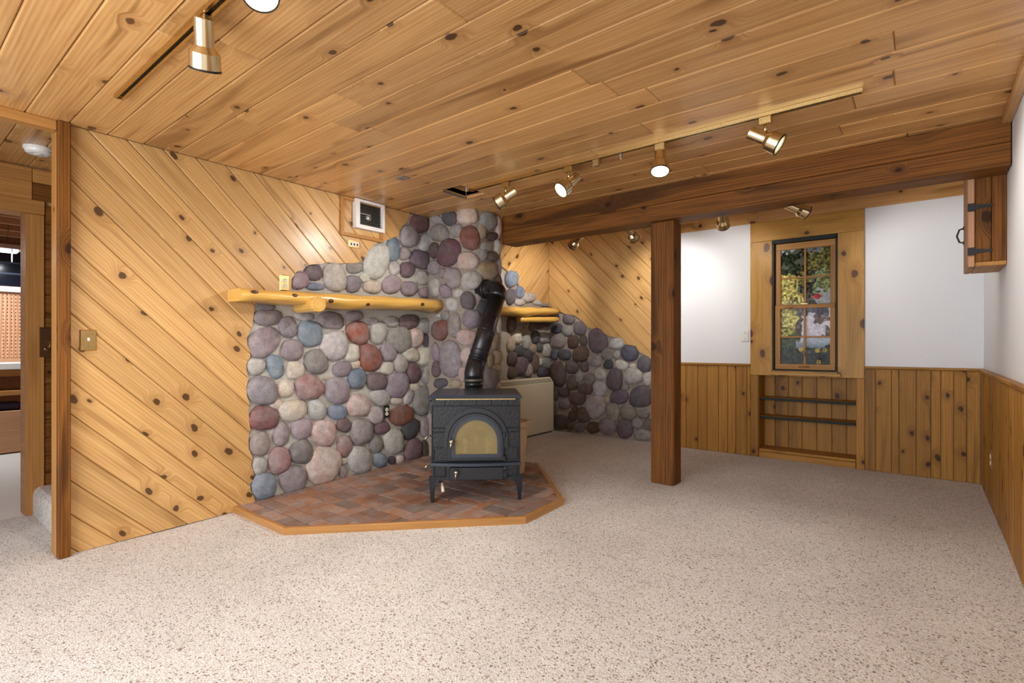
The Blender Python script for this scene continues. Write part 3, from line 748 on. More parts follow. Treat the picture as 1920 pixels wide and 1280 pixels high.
# ------------------------------------------------------------------ river stones
def stone_mesh(c, a, b, surf, seed, dome=1.0):
    rnd = random.Random(seed); n = 14
    ph = [rnd.uniform(0, 6.28) for _ in range(4)]; am = [rnd.uniform(.03, .07), rnd.uniform(.02, .05), rnd.uniform(.01, .03)]
    ra = math.hypot(*a); rb = math.hypot(*b); hgt = min(.05, .42*min(ra, rb)+.008)*rnd.uniform(.85, 1.15)*dome
    bm = bmesh.new(); rings = []
    tx, ty = rnd.uniform(-.2, .2), rnd.uniform(-.2, .2)
    for r, z in ((1.0, -.012), (1.0, .10), (.93, .48), (.74, .80), (.42, .97)):
        ring = []
        for i in range(n):
            th = 2*math.pi*i/n
            s = 1/((abs(math.cos(th))**2.5+abs(math.sin(th))**2.5)**(1/2.5))*.97
            s *= 1+am[0]*math.sin(2*th+ph[0])+am[1]*math.sin(3*th+ph[1])+am[2]*math.sin(5*th+ph[2])
            q = r*s; u = c[0]+a[0]*q*math.cos(th)+b[0]*q*math.sin(th); v = c[1]+a[1]*q*math.cos(th)+b[1]*q*math.sin(th)
            hz = (z if z < 0 else z*hgt*(1+tx*q*math.cos(th)+ty*q*math.sin(th))*(1+.05*math.sin(4*th+ph[3])))
            ring.append(bm.verts.new(surf(u, v, hz)))
        rings.append(ring)
    top = bm.verts.new(surf(c[0], c[1], hgt))
    for p, q in zip(rings, rings[1:]):
        for i in range(n):
            j = (i+1) % n; bm.faces.new((p[i], p[j], q[j], q[i]))
    for i in range(n): bm.faces.new((rings[-1][i], rings[-1][(i+1) % n], top))
    return bm
def stones(txt, parent, surf, base):
    for i, ln in enumerate(txt.split('\n')):
        q = ln.split(); f = [float(x) for x in q[:6]]
        ctr = surf(f[0], f[1], 0)
        bm = stone_mesh((f[0], f[1]), (f[2], f[3]), (f[4], f[5]), surf, base+i)
        for v in bm.verts: v.co -= ctr
        obj('stone', bm, M_stone, parent, Matrix.Translation(ctr), smooth=True, color=lin(tuple(int(x) for x in q[6:9])))
bed = obj('mortar_bed', B(-3.619, -3.60, 1.45, 3.3, 0, CZ), M_mortar, wl)
stones(ST_L, bed, lambda u, v, z: Vector((-3.60+z, u, v)), 100)
bed = obj('mortar_bed', B(-3.619, -3.60, 3.3, 5.29, 0, 2.1), M_mortar_shade, wl)
stones(ST_F, bed, lambda u, v, z: Vector((-3.60+z, u, v)), 400)
# chimney column
CUM = [0]
for i in range(1, len(PROF)): CUM.append(CUM[-1]+math.dist(PROF[i], PROF[i-1]))
def chim_surf(u, v, z):
    u = max(0.0, min(CUM[-1]-1e-6, u))
    for i in range(len(PROF)-1):
        if CUM[i] <= u <= CUM[i+1]: break
    def nrm(i):
        a, b = Vector(PROF[i]), Vector(PROF[i+1]); d = (b-a).normalized(); return Vector((d.y, -d.x))
    a, b = Vector(PROF[i]), Vector(PROF[i+1]); t = (u-CUM[i])/max(1e-6, CUM[i+1]-CUM[i])
    p = a.lerp(b, t)
    n0 = (nrm(max(0, i-1))+nrm(i)).normalized(); n1 = (nrm(i)+nrm(min(len(PROF)-2, i+1))).normalized()
    if CUM[i+1]-CUM[i] > .15: n = nrm(i)
    else: n = n0.lerp(n1, t).normalized()
    return Vector((p.x+n.x*z, p.y+n.y*z, v))
ch = thing('chimney', (-3.3, 3.47, zh(3.4)), 'river rock chimney column rising to the ceiling behind the stove pipe', 'chimney')
bm = bmesh.new()
prism(bm, [p for p in PROF]+[(-3.599, 3.68), (-3.599, 3.27)] if False else [(max(p[0], -3.599), p[1]) for p in PROF], lambda p: (p[0], p[1], 0.1), lambda p: (p[0], p[1], CZ-.001))
core = obj('mortar_core', bm, M_mortar_shade, ch)
stones(ST_C, core, chim_surf, 700)

# ------------------------------------------------------------------ back wall
bm = bmesh.new(); box(bm, -3.77, -2.12, 5.29, 5.5, -.05, 2.45)
box(bm, -2.12, -1.21, 5.225, 5.5, -.05, 2.45); box(bm, -.415, .5, 5.225, 5.5, -.05, 2.45)
box(bm, -1.21, -.415, 5.225, 5.5, 2.09, 2.45); box(bm, -1.21, -.415, 5.28, 5.5, .86, 2.09); box(bm, -1.21, -.415, 5.46, 5.5, -.05, .86)
wbk = struct('wall_back', bm, M_dry, 'white painted back wall above golden wainscot boards')
bed = obj('mortar_bed', B(-3.6, -2.125, 5.27, 5.289, 0, 1.7), M_mortar_shade, wbk)
stones(ST_B, bed, lambda u, v, z: Vector((u, 5.27-z, v)), 900)
poly = [(-3.578, 2.42), (-3.578, 1.595)]+SCRB[1:]+[(-2.122, .9), (-2.122, 2.42)]
poly = [p for p in poly if p[0] <= -2.12]
board_region('wall_board', wbk, poly, (0, 5.268, 0), (1, 0, 0), (0, 0, 1), -math.pi/4, .1273, .018, M_wall, phase=.02)
# wainscot
fl = lambda y: zf(y)+.001
vboards('wainscot_board', wbk, M_wain, 'x', -2.118, -1.262, 5.223, -1, lambda a: .081, .925, widths=(.075, .1, .07, .12, .09, .11, .085))
vboards('wainscot_board', wbk, M_wain, 'x', -.372, .3465, 5.223, -1, lambda a: .081, .925, widths=(.075, .105, .05, .11, .09, .06, .075))
for x0, x1 in ((-2.118, -1.264), (-.373, .345)):
    wb('trim_2', M_wain, None, x0, x1, 5.19, 5.224, .926, .945, 'x')
for i, o in enumerate([o for o in bpy.data.objects if o.name.startswith('trim_2')]):
    tag(o, ('dark golden cap rail on the wainscot left of the picture window', 'dark golden cap rail on the wainscot right of the picture window')[i], None, kind='structure')
wb('trim_3', M_ceil, None, -2.118, .36, 5.205, 5.224, 2.262, 2.42, 'x'); tag(bpy.data.objects['trim_3'], 'pale pine frieze board along the top of the back wall', None, kind='structure')

# window with a printed landscape behind the sash
win = thing('window_1', (-.82, 5.22, .84), 'wooden double-hung window frame with an autumn river picture behind it', None, kind='structure')
S = -1
wb('surround_board', M_gold, win, -1.262, -1.075, 5.2, 5.224, .842, 2.08, 'z'); wb('surround_board', M_gold, win, -.563, -.375, 5.2, 5.224, .842, 2.08, 'z')
wb('surround_board', M_gold, win, -1.262, -.375, 5.2, 5.224, 2.081, 2.261, 'x'); wb('surround_board', M_gold, win, -1.073, -.565, 5.2, 5.224, .842, .888, 'x')
wb('window_sill', M_gold, win, -1.1, -.54, 5.176, 5.2, .85, .874, 'x')
bm = bmesh.new()
for a in ((-1.075, -1.06, 5.205, 5.279, .888, 2.06), (-.578, -.563, 5.205, 5.279, .888, 2.06), (-1.06, -.578, 5.205, 5.279, .888, .9), (-1.075, -.563, 5.205, 5.279, 2.048, 2.08)): box(bm, *a)
obj('dark_jamb', bm, M_dkgreen, win)
def sash(z0, z1, zm, y, bot, topr):
    s = wb('sash_rail', M_casing, win, -1.055, -.583, y, y+.022, z0, z0+bot, 'x')
    wb('sash_rail', M_casing, win, -1.055, -.583, y, y+.022, z1-topr, z1, 'x')
    wb('sash_stile', M_casing, win, -1.055, -1.012, y, y+.022, z0+bot, z1-topr, 'z'); wb('sash_stile', M_casing, win, -.622, -.583, y, y+.022, z0+bot, z1-topr, 'z')
    wb('muntin', M_casing, win, -.824, -.808, y+.003, y+.018, z0+bot, z1-topr, 'z', bev=.002)
    wb('muntin', M_casing, win, -1.012, -.824, y+.004, y+.018, zm-.007, zm+.007, 'x', bev=.002); wb('muntin', M_casing, win, -.808, -.622, y+.004, y+.018, zm-.007, zm+.007, 'x', bev=.002)
    for xa, xb in ((-1.012, -.824), (-.808, -.622)):
        for za, zb in ((z0+bot, zm-.007), (zm+.007, z1-topr)): obj('pane', B(xa, xb, y+.009, y+.012, za, zb), M_pane, win)
    return s
lo = sash(.902, 1.484, 1.194, 5.222, .048, .034); sash(1.45, 2.045, 1.73, 5.246, .034, .058)
bm = bmesh.new(); tube(bm, [(-.86, 5.222, .926), (-.85, 5.206, .928), (-.82, 5.202, .93), (-.79, 5.206, .928), (-.78, 5.222, .926)], .005, 8); obj('sash_handle', bm, M_brass, lo)
bm = bmesh.new(); box(bm, -.845, -.79, 5.205, 5.222, 1.484, 1.492, bev=.002); lathe(bm, (-.817, 5.214, 1.492), (0, 0, 1), [(0, .012), (.01, .009), (.012, 0)], 10); obj('sash_lock', bm, M_brass, win)
# the print itself: a real flat picture
def vnoise(x, y):
    xi, yi = math.floor(x), math.floor(y); fx, fy = x-xi, y-yi
    h = lambda a, b: (math.sin(a*127.1+b*311.7)*43758.5453) % 1.0
    fx, fy = fx*fx*(3-2*fx), fy*fy*(3-2*fy)
    return (h(xi, yi)*(1-fx)+h(xi+1, yi)*fx)*(1-fy)+(h(xi, yi+1)*(1-fx)+h(xi+1, yi+1)*fx)*fy
def fbm(x, y): return vnoise(x, y)*.5+vnoise(x*2.1+7, y*2.1)*.3+vnoise(x*4.3, y*4.3+3)*.2
def blend(a, b, t): t = max(0, min(1, t)); return tuple(a[i]+(b[i]-a[i])*t for i in range(3))
def picture(u, v, rnd):
    """u 0..1 left-right, v 0..1 bottom-top: sky, evergreens, golden bushes, white water, flowers"""
    y = v*2.6; n = fbm(u*9, y*9); f = fbm(u*26, y*26); e = (fbm(u*5+9, y*5)-.5)
    hi = lambda c, k: blend(tuple(x*(1-k) for x in c), tuple(min(255, x*(1+k)) for x in c), (f-.25)*2)
    if v+e*.12 > .94 and u < .8: c = hi((184, 190, 200), .1) if u < .5 else hi((128, 132, 138), .15)
    elif v+e*.2 > .76:
        if u+e*.5 < .5: c = hi((38, 46, 30), .8) if n > .36 else (96, 100, 84)
        else: c = hi((108, 104, 58), .6) if n > .42 else hi((70, 76, 48), .5)
    elif v > .5:
        if u+e*.55 < .42: c = hi((206, 180, 104), .4) if n+f*.4 > .56 else (96, 84, 46)
        elif u+e*.4 > .7 and v+e*.2 > .58: c = hi((126, 136, 92), .45)
        elif u+e*.3 > .68: c = hi((172, 180, 182), .12)
        else: c = hi((66, 70, 66), .7) if n > .34 else (130, 124, 70)
        if abs(u-.72)*.7+abs(v-.57)*2.6 < .045+.05*f: c = hi((178, 70, 72), .3)
    elif v > .25:
        if u+e*.4 < .40-.12*(.5-v)/.25: c = hi((208, 184, 106), .4) if n+f*.4 > .5 else (124, 108, 58)
        elif v+e*.1 > .43 and u < .93: c = hi((98, 97, 106), .3)
        elif u+e*.3 > .66 and .36 < v+e*.12 < .43: c = hi((128, 112, 110), .35)
        elif u+e*.2 > .84 and v+e*.1 < .33: c = hi((116, 100, 98), .35)
        elif u+e*.3 < .46: c = hi((92, 80, 74), .4)
        else: c = hi((220, 218, 228), .1)
        if u+e*.3 < .34 and v < .33: c = hi((150, 146, 66), .5) if n > .4 else (84, 92, 50)
    elif v+e*.1 > .17:
        c = hi((64, 72, 48), .7) if u+e*.5 < .36 or u+e*.3 > .93 else blend(hi((188, 200, 214), .1), hi((118, 134, 146), .15), (.215-v)/.05)
    else: c = hi((34, 42, 30), .9) if n > .4 else hi((84, 92, 76), .3)
    for fx, fy, r in ((.42, .15, .05), (.5, .115, .035), (.72, .14, .045), (.85, .145, .045), (.74, .05, .045), (.03, .155, .035), (.3, .13, .02)):
        d = math.hypot(u-fx, (v-fy)*2.6); a = math.atan2((v-fy)*2.6, u-fx)
        if d < r*(.7+.35*math.cos(7*a)): c = (222, 188, 74)
        if d < r*.25: c = (50, 30, 20)
    return tuple(max(0, min(255, x)) for x in c)
nx, ny = 80, 200
bm = bmesh.new(); rnd = random.Random(5)
cl = bm.loops.layers.float_color.new('print')
vs = [[bm.verts.new((-1.035+.43*i/nx+.002, 5.2725, .915+1.12*j/ny)) for i in range(nx+1)] for j in range(ny+1)]
for j in range(ny):
    for i in range(nx):
        f = bm.faces.new((vs[j][i], vs[j][i+1], vs[j+1][i+1], vs[j+1][i])); c = lin(picture((i+.5)/nx, (j+.5)/ny, rnd))
        for lp in f.loops: lp[cl] = c
obj('landscape_print', bm, M_print, win)

# bookcase niche under the window
bk = thing('built_in_bookcase', (-.81, 5.3, .08), 'recessed pine bookcase with two dark-edged shelves under the picture window', 'bookcase')
bx = -1.2
for w in (.1, .115, .115, .118, .118, .112, .1):
    wb('back_board', M_wain, bk, bx+.001, bx+w-.001, 5.442, 5.458, .1, .858, 'z', bev=.004); bx += w
wb('side_panel', M_wain, bk, -1.209, -1.192, 5.226, 5.442, .081, .858, 'z'); wb('side_panel', M_wain, bk, -.433, -.416, 5.226, 5.442, .081, .858, 'z')
wb('face_stile', M_wain, bk, -1.262, -1.195, 5.204, 5.224, .081, .841, 'z'); wb('face_stile', M_wain, bk, -.43, -.373, 5.204, 5.224, .081, .841, 'z')
wb('base_shelf', M_wain, bk, -1.19, -.435, 5.215, 5.44, .135, .158, 'x'); wb('toe_board', M_wain, bk, -1.19, -.435, 5.205, 5.222, .081, .134, 'x')
for z in (.46, .635):
    s = wb('shelf', M_wain, bk, -1.19, -.435, 5.262, 5.44, z-.02, z, 'x'); obj('shelf_edge', B(-1.19, -.435, 5.248, 5.262, z-.024, z-.002, bev=.003), M_dkgreen, s)

# ------------------------------------------------------------------ right wall
wr = struct('wall_right', B(XR, .5, -1.6, 5.5, -.05, 2.45), M_dry, 'white right wall with golden vertical wainscot below')
vboards('wainscot_board', wr, M_wain, 'y', .6, 5.2, XR, -1, lambda y: zf(y)+.002, .925, wmin=.08, wmax=.12)
wb('trim_4', M_wain, None, .33, .364, .6, 5.2, .926, .945, 'y'); tag(bpy.data.objects['trim_4'], 'cap rail on the wainscot of the right wall', None, kind='structure')
wb('trim_5', M_ceil, None, .325, .364, -1.5, 3.665, 2.262, CZ-.001, 'y'); tag(bpy.data.objects['trim_5'], 'pine trim strip where the ceiling meets the right wall', None, kind='structure')

# ------------------------------------------------------------------ beam and post
bmx = thing('ceiling_beam', (-1.3, 3.77, 2.045), 'long dark cedar boxed beam crossing the room under the ceiling', 'beam')
wb('face_board', M_cedar, bmx, -3.02, .36, 3.667, 3.69, 2.167, CZ-.001, 'x'); wb('face_board', M_cedar, bmx, -3.02, .36, 3.669, 3.69, 2.045, 2.165, 'x')
wb('bottom_board', M_cedar, bmx, -3.02, .36, 3.691, 3.85, 2.047, 2.07, 'x'); wb('back_board', M_cedar, bmx, -3.02, .36, 3.851, 3.875, 2.05, 2.42, 'x')
ps = thing('support_post', (-1.52, 3.8, .08), 'square reddish cedar post holding up the ceiling beam', 'post')
wb('post_board', M_cedar, ps, -1.61, -1.432, 3.728, 3.75, .08, 2.0445, 'z', bev=.005); wb('post_board', M_cedar, ps, -1.452, -1.432, 3.751, 3.86, .08, 2.0445, 'z', bev=.005)
wb('post_board', M_cedar, ps, -1.61, -1.59, 3.751, 3.86, .08, 2.0445, 'z', bev=.005); wb('post_board', M_cedar, ps, -1.61, -1.432, 3.861, 3.88, .08, 2.0445, 'z', bev=.005)
# ------------------------------------------------------------------ hearth
HP = [(-3.60, 1.54), (-2.92, 1.54), (-1.872, 2.50), (-1.872, 2.925), (-2.58, 3.62), (-3.60, 3.62)]
def inset(poly, d):
    out = []; n = len(poly)
    for i in range(n):
        p0, p1, p2 = Vector(poly[i-1]), Vector(poly[i]), Vector(poly[(i+1) % n])
        d1 = (p1-p0).normalized(); d2 = (p2-p1).normalized()
        n1 = Vector((-d1.y, d1.x)); n2 = Vector((-d2.y, d2.x)); b = (n1+n2)
        out.append(tuple(p1+b*(d/(b.dot(n1)))))
    return out
def clip(poly, win):
    out = list(poly); n = len(win)
    for i in range(n):
        a, b = win[i], win[(i+1) % n]; res = []
        sd = lambda p: (b[0]-a[0])*(p[1]-a[1])-(b[1]-a[1])*(p[0]-a[0])
        for j in range(len(out)):
            p, q = out[j], out[(j+1) % len(out)]; sp, sq = sd(p), sd(q)
            if sp >= 0: res.append(p)
            if (sp >= 0) != (sq >= 0):
                t = sp/(sp-sq); res.append((p[0]+(q[0]-p[0])*t, p[1]+(q[1]-p[1])*t))
        out = res
        if len(out) < 3: return []
    return out
he = thing('hearth', (-2.7, 2.6, zf(2.6)), 'raised brick-paved hearth with a wooden border under the black stove', 'hearth')
HI = inset(HP, .03)
HI = [(-3.60, HI[0][1])]+HI[1:5]+[(-3.60, HI[5][1])]
bm = bmesh.new(); prism(bm, HI, lambda p: (p[0], p[1], zf(p[1])-.01), lambda p: (p[0], p[1], zh(p[1])-.006)); obj('grout_bed', bm, M_grout, he)
for i in range(4):
    a, b = Vector(HP[i]), Vector(HP[i+1]); ai, bi = Vector(HI[i]), Vector(HI[i+1])
    d = (b-a).normalized(); n = Vector((-d.y, d.x)); L_ = (b-a).length; mid = (a+b)/2
    M = Matrix(((d.x, n.x, 0, mid.x), (d.y, n.y, 0, mid.y), (0, 0, 1, 0), (0, 0, 0, 1))); Mi = M.inverted()
    bm = bmesh.new()
    q = [a, b, bi, ai]
    z0 = [zf(v.y)-.01 for v in q]; z1 = [zh(v.y)+.006 for v in q]
    lo_ = [bm.verts.new(Mi @ Vector((v.x, v.y, z))) for v, z in zip(q, z0)]; hi_ = [bm.verts.new(Mi @ Vector((v.x, v.y, z))) for v, z in zip(q, z1)]
    bm.faces.new(lo_[::-1]); bm.faces.new(hi_)
    for k in range(4): bm.faces.new((lo_[k], lo_[(k+1) % 4], hi_[(k+1) % 4], hi_[k]))
    bmesh.ops.bevel(bm, geom=[e for e in bm.edges if all(v in hi_ for v in e.verts)], offset=.004, segments=1, affect='EDGES')
    obj('border_board', bm, M_oak, he, M)
bc = [(158, 120, 98), (152, 112, 92), (140, 108, 93), (134, 110, 98), (160, 120, 98), (124, 106, 96), (146, 114, 98)]
rb = random.Random(11); BL = .2; g = .0035
j = 0; yy = 1.57-.1
def brick(x0, x1, y0, y1):
    c = clip([(x0+g, y0+g), (x1-g, y0+g), (x1-g, y1-g), (x0+g, y1-g)], HI)
    if len(c) < 3: return
    A = abs(sum(c[i-1][0]*c[i][1]-c[i][0]*c[i-1][1] for i in range(len(c))))/2
    if A < .0012: return
    cx = sum(p[0] for p in c)/len(c); cy = sum(p[1] for p in c)/len(c); up = rb.uniform(-.001, .0015)
    k2 = 1-.003/max(.03, math.sqrt(A))
    bm = bmesh.new(); n = len(c)
    f = lambda p, s, dz: bm.verts.new(((p[0]-cx)*s, (p[1]-cy)*s, zh(p[1])-zh(cy)+dz))
    r0 = [f(p, 1, -.02) for p in c]; r1 = [f(p, 1, up-.003) for p in c]; r2 = [f(p, k2, up) for p in c]
    for a, b in ((r0, r1), (r1, r2)):
        for i in range(n): bm.faces.new((a[i], a[(i+1) % n], b[(i+1) % n], b[i]))
    bm.faces.new(r2)
    col = rb.choice(bc); dj = rb.randint(-8, 8); col = tuple(v+dj for v in col)
    obj('brick', bm, M_brick, he, Matrix.Translation((cx, cy, zh(cy))), color=lin(col))
while yy < 3.65:
    xx = -3.9+(j % 3)*.1
    while xx < -1.8:
        brick(xx, xx+.2, yy, yy+.1); brick(xx, xx+.2, yy+.1, yy+.2); brick(xx+.2, xx+.3, yy, yy+.2); xx += .3
    yy += .2; j += 1

# ------------------------------------------------------------------ wood stove
ang = math.radians(41.26); ca, sa = math.cos(ang), math.sin(ang)
P0 = Vector((-2.554, 2.358, .075))
MS = Matrix(((ca, -sa, 0, P0.x), (sa, ca, 0, P0.y), (0, 0, 1, P0.z), (0, 0, 0, 1)))
st = bpy.data.objects.new('wood_stove', None); st.empty_display_size = .1; link(st, None, MS)
tag(st, 'black cast-iron wood stove with an arched glass door on four legs', 'stove')
def sp(name, bm, mat, smooth=False, parent=None): return obj(name, bm, mat, parent or st, MS, smooth)
def arch(cx, hw, zb, zs, n=20, top=1.0):
    p = [(cx-hw, zb), (cx+hw, zb), (cx+hw, zs)]
    p += [(cx+hw*math.cos(math.pi*i/n), zs+hw*top*math.sin(math.pi*i/n)) for i in range(1, n)]
    return p+[(cx-hw, zs)]
F = lambda y: (lambda p: (p[0], y, p[1]))
CXs = .2985
# body panels
bm = bmesh.new(); box(bm, .004, .03, .014, .5, .149, .695); sp('side_panel', bm, M_ironrough)
bm = bmesh.new(); box(bm, .569, .595, .014, .5, .149, .695); sp('side_panel', bm, M_ironrough)
bm = bmesh.new(); box(bm, .03, .569, .475, .5, .149, .695); sp('back_panel', bm, M_iron)
bm = bmesh.new(); box(bm, .03, .569, .02, .475, .149, .27); sp('bottom_panel', bm, M_iron)
def rect_match(pts, cx, cz, x0, x1, z0, z1):
    out = []
    for (x, z) in pts:
        dx, dz = x-cx, z-cz
        k = min([((x1-cx) if dx > 0 else (x0-cx))/dx if abs(dx) > 1e-6 else 1e9, ((z1-cz) if dz > 0 else (z0-cz))/dz if abs(dz) > 1e-6 else 1e9])
        out.append((cx+dx*k, cz+dz*k))
    return out
ins = arch(CXs, .15, .315, .405)
bm = bmesh.new(); outr = rect_match(ins, CXs, .44, .004, .595, .149, .695)
# make sure the four corners are kept
for cxx, czz in ((.004, .149), (.595, .149), (.595, .695), (.004, .695)):
    i = min(range(len(outr)), key=lambda i: math.hypot(outr[i][0]-cxx, outr[i][1]-czz)); outr[i] = (cxx, czz)
ringprism(bm, outr, ins, F(.0), F(.02)); sp('front_panel', bm, M_ironrough)
fb = bmesh.new(); box(fb, .06, .54, .33, .34, .27, .66); box(fb, .05, .06, .03, .34, .27, .66); box(fb, .54, .55, .03, .34, .27, .66); box(fb, .05, .55, .03, .34, .27, .285)
sp('firebox_lining', fb, M_fire)
for ax in (.225, .375):
    bm = bmesh.new(); lathe(bm, (ax, .05, .285), (0, 0, 1), [(0, .022), (.01, .022), (.015, .014), (.085, .013), (.09, .02), (.1, .022), (.118, .02), (.13, .01), (.132, 0)], 12)
    sp('andiron', bm, M_ash, True)
# top plate with its brass strip
bm = bmesh.new()
prism(bm, [(-.018, -.03), (.61, -.03), (.6, .53), (-.01, .53)], lambda p: (p[0], p[1], .694), lambda p: (p[0]+(.01 if p[0] < .3 else -.01), p[1]+(.014 if p[1] < .2 else -.01), .714))
sp('top_plate', bm, M_irontop)
for x in (.16, .43):
    bm = bmesh.new(); box(bm, x-.002, x+.002, .0, .5, .713, .7155); sp('top_seam', bm, M_iron)
bm = bmesh.new(); box(bm, .034, .561, -.006, .0, .683, .689); sp('brass_strip', bm, M_brass)
# raised mouldings of the front
def bar(x0, x1, z0, z1, y=-.009, nm='moulding'): 
    bm = bmesh.new(); box(bm, x0, x1, y, .001, z0, z1, bev=.0025); sp(nm, bm, M_iron)
bar(.004, .595, .637, .645, -.006)
for x in (.09, .2, .3, .4, .51): bar(x-.0015, x+.0015, .646, .676, -.004)
for s in (0, 1):
    f = (lambda a, b: (a, b)) if s == 0 else (lambda a, b: (.599-b, .599-a))
    for z in (.495, .467): bar(*f(.01, .098 if z == .495 else .095), z-.003, z+.003)
    bar(*f(.01, .09), .362, .37); bar(*f(.004, .012), .276, .64, -.007)
    bar(*f(.02, .1), .17, .176, -.006); bar(*f(.02, .026), .176, .24, -.006); bar(*f(.094, .1), .176, .24, -.006)
    bar(*f(.02, .024), .285, .355, -.005)
bm = bmesh.new()
o_ = [(CXs+.213*math.cos(math.pi*i/24), .415+.213*math.sin(math.pi*i/24)) for i in range(25)]
i_ = [(CXs+.186*math.cos(math.pi*i/24), .415+.183*math.sin(math.pi*i/24)) for i in range(25)]
o_ = [(CXs+.213, .365)]+o_+[(CXs-.213, .365)]; i_ = [(CXs+.186, .365)]+i_+[(CXs-.186, .365)]
ringprism(bm, o_, i_, F(-.016), F(.001), closed=False); sp('arch_moulding', bm, M_iron)
# door
dr_out = arch(CXs, .182, .284, .412); dr_mid = arch(CXs, .166, .298, .41); dr_in = arch(CXs, .142, .322, .407)
bm = bmesh.new(); ringprism(bm, dr_out, dr_mid, F(-.03), F(-.001)); d_ = sp('door', bm, M_iron)
bm = bmesh.new(); ringprism(bm, dr_mid, dr_in, F(-.022), F(-.003)); sp('door_inner_frame', bm, M_irontop, parent=d_)
bm = bmesh.new(); prism(bm, arch(CXs, .1425, .3215, .407), F(-.012), F(-.008)); sp('door_glass', bm, M_tanglass, parent=d_)
for z in (.45, .295):
    bm = bmesh.new(); lathe(bm, (.488, -.02, z-.015), (0, 0, 1), [(0, .009), (.03, .009)], 10); sp('hinge', bm, M_iron, parent=d_)
def knob(x, z, y=-.03):
    bm = bmesh.new(); lathe(bm, (x, y, z), (0, -1, 0), [(0, .012), (.006, .012), (.01, .006), (.02, .006), (.024, .014), (.032, .014), (.036, .004)], 12)
    tube(bm, [(x, y-.026, z), (x-.002, y-.03, z-.02), (x-.006, y-.03, z-.045)], [.006, .007, .005], 8); return bm
sp('door_handle', knob(.138, .412), M_nickel, True, parent=d_)
# ledge and ash drawer
bm = bmesh.new(); pts = [(.0, .0), (.599, .0)]+[(.599-.599*i/14, -.028-.03*math.sin(math.pi*i/14)) for i in range(15)]
prism(bm, pts, lambda p: (p[0], p[1], .25), lambda p: (p[0], p[1]-.0, .268)); bmesh.ops.bevel(bm, geom=[e for e in bm.edges if abs(e.verts[0].co.z-e.verts[1].co.z) < 1e-5 and e.verts[0].co.y < -.01 and e.verts[1].co.y < -.01], offset=.005, segments=2, affect='EDGES')
sp('ash_lip', bm, M_irontop)
bar(.004, .595, .27, .277, -.012)
bm = bmesh.new(); box(bm, .123, .482, -.016, 0, .149, .236, bev=.004); aw = sp('ash_door', bm, M_iron); sp('ash_door_handle', knob(.169, .207, -.016), M_nickel, True, parent=aw)
for x in (.488, .5):
    bm = bmesh.new(); lathe(bm, (x, -.01, .16), (0, 0, 1), [(0, .005), (.01, .007), (.05, .004), (.06, .007), (.075, .005)], 8); sp('hinge_pin', bm, M_iron)
# legs
for (lx, ly) in ((0, 0), (.599, 0), (0, .46), (.599, .46)):
    w = MS @ Vector((lx+(.01 if lx < .3 else -.01), ly+.02, 0)); zb = zh(w.y)-P0.z+.001
    sgn = 1 if lx < .3 else -1
    prof_ = [(-.012, .172), (.06, .172), (.058, .15), (.036, .125), (.024, .08), (.019, zb), (-.002, zb), (-.006, .08), (-.012, .15)]
    bm = bmesh.new(); prism(bm, [(lx+sgn*a, z) for a, z in prof_], F(ly-.006), F(ly+.036))
    for v in bm.verts:
        k = max(0, min(1, (v.co.z-zb)/.15)); v.co.y = ly+.014+(v.co.y-ly-.014)*(.45+.55*k)
    sp('leg', bm, M_iron)
bm = bmesh.new(); lathe(bm, (.075, .0, .128), (.15, -.6, -.75), [(0, .007), (.02, .007), (.022, .011), (.06, .011), (.062, .006)], 10); sp('air_lever', bm, M_ivory, True)
for z, ln in ((.425, .05), (.23, .03)):
    bm = bmesh.new(); tube(bm, [(.004, .1, z), (-.02, .1, z+.004), (-.035, .09, z-.004), (-.05, .08, z-.02)], [.006, .006, .007, .005], 8); sp('side_handle', bm, M_nickel, True)
bm = bmesh.new(); lathe(bm, (.004, .06, .66), (-1, 0, 0), [(0, .02), (.012, .02), (.014, .012), (.02, .012)], 10); box(bm, -.012, .004, .04, .075, .585, .66); sp('side_latch', bm, M_iron)
# flue outlet at the back
bm = bmesh.new(); tube(bm, [(.269, .49, .60), (.269, .56, .60), (.269, .62, .63), (.269, .644, .68), (.269, .644, .72)], .072, 18); sp('flue_outlet', bm, M_iron, True)

# ------------------------------------------------------------------ stove pipe
base = MS @ Vector((.269, .644, .715)); topc = Vector((-2.843, 3.387, 1.544))
pp = thing('stove_pipe', base, 'slanting black stove pipe from the stove into the river rock chimney', 'pipe')
bm = bmesh.new(); lathe(bm, base, (0, 0, 1), [(0, .072), (.045, .072)], 24); obj('flue_collar', bm, M_pipe, pp, smooth=True)
bm = bmesh.new(); lathe(bm, base+Vector((0, 0, .045)), (0, 0, 1), [(0, .074), (.004, .08), (.016, .08), (.022, .074)], 24); obj('cement_ring', bm, M_pipeedge, pp, smooth=True)
k1 = base+Vector((0, 0, .066)); kb = base+Vector((0, 0, .125)); d = (topc-kb).normalized()
bm = bmesh.new(); tube(bm, [k1, k1+Vector((0, 0, .03)), kb-Vector((0, 0, .012)), kb+d*.012, kb+d*.05, kb+d*.09], .0745, 24); obj('lower_elbow', bm, M_pipe, pp, smooth=True)
bm = bmesh.new(); tube(bm, [kb+d*.07, topc-d*.02], .0725, 24); obj('pipe_section', bm, M_pipe, pp, smooth=True)
base = kb-d*.12
for t_ in (.2, .235, .285, .48):
    bm = bmesh.new(); lathe(bm, base+d*t_, d, [(-.006, .0735), (-.002, .0765), (.002, .0765), (.006, .0735)], 24); obj('seam_ring', bm, M_pipe, pp, smooth=True)
cp = Vector((-3.06, 3.40, 1.602))
bm = bmesh.new(); pts = [topc-d*.03]
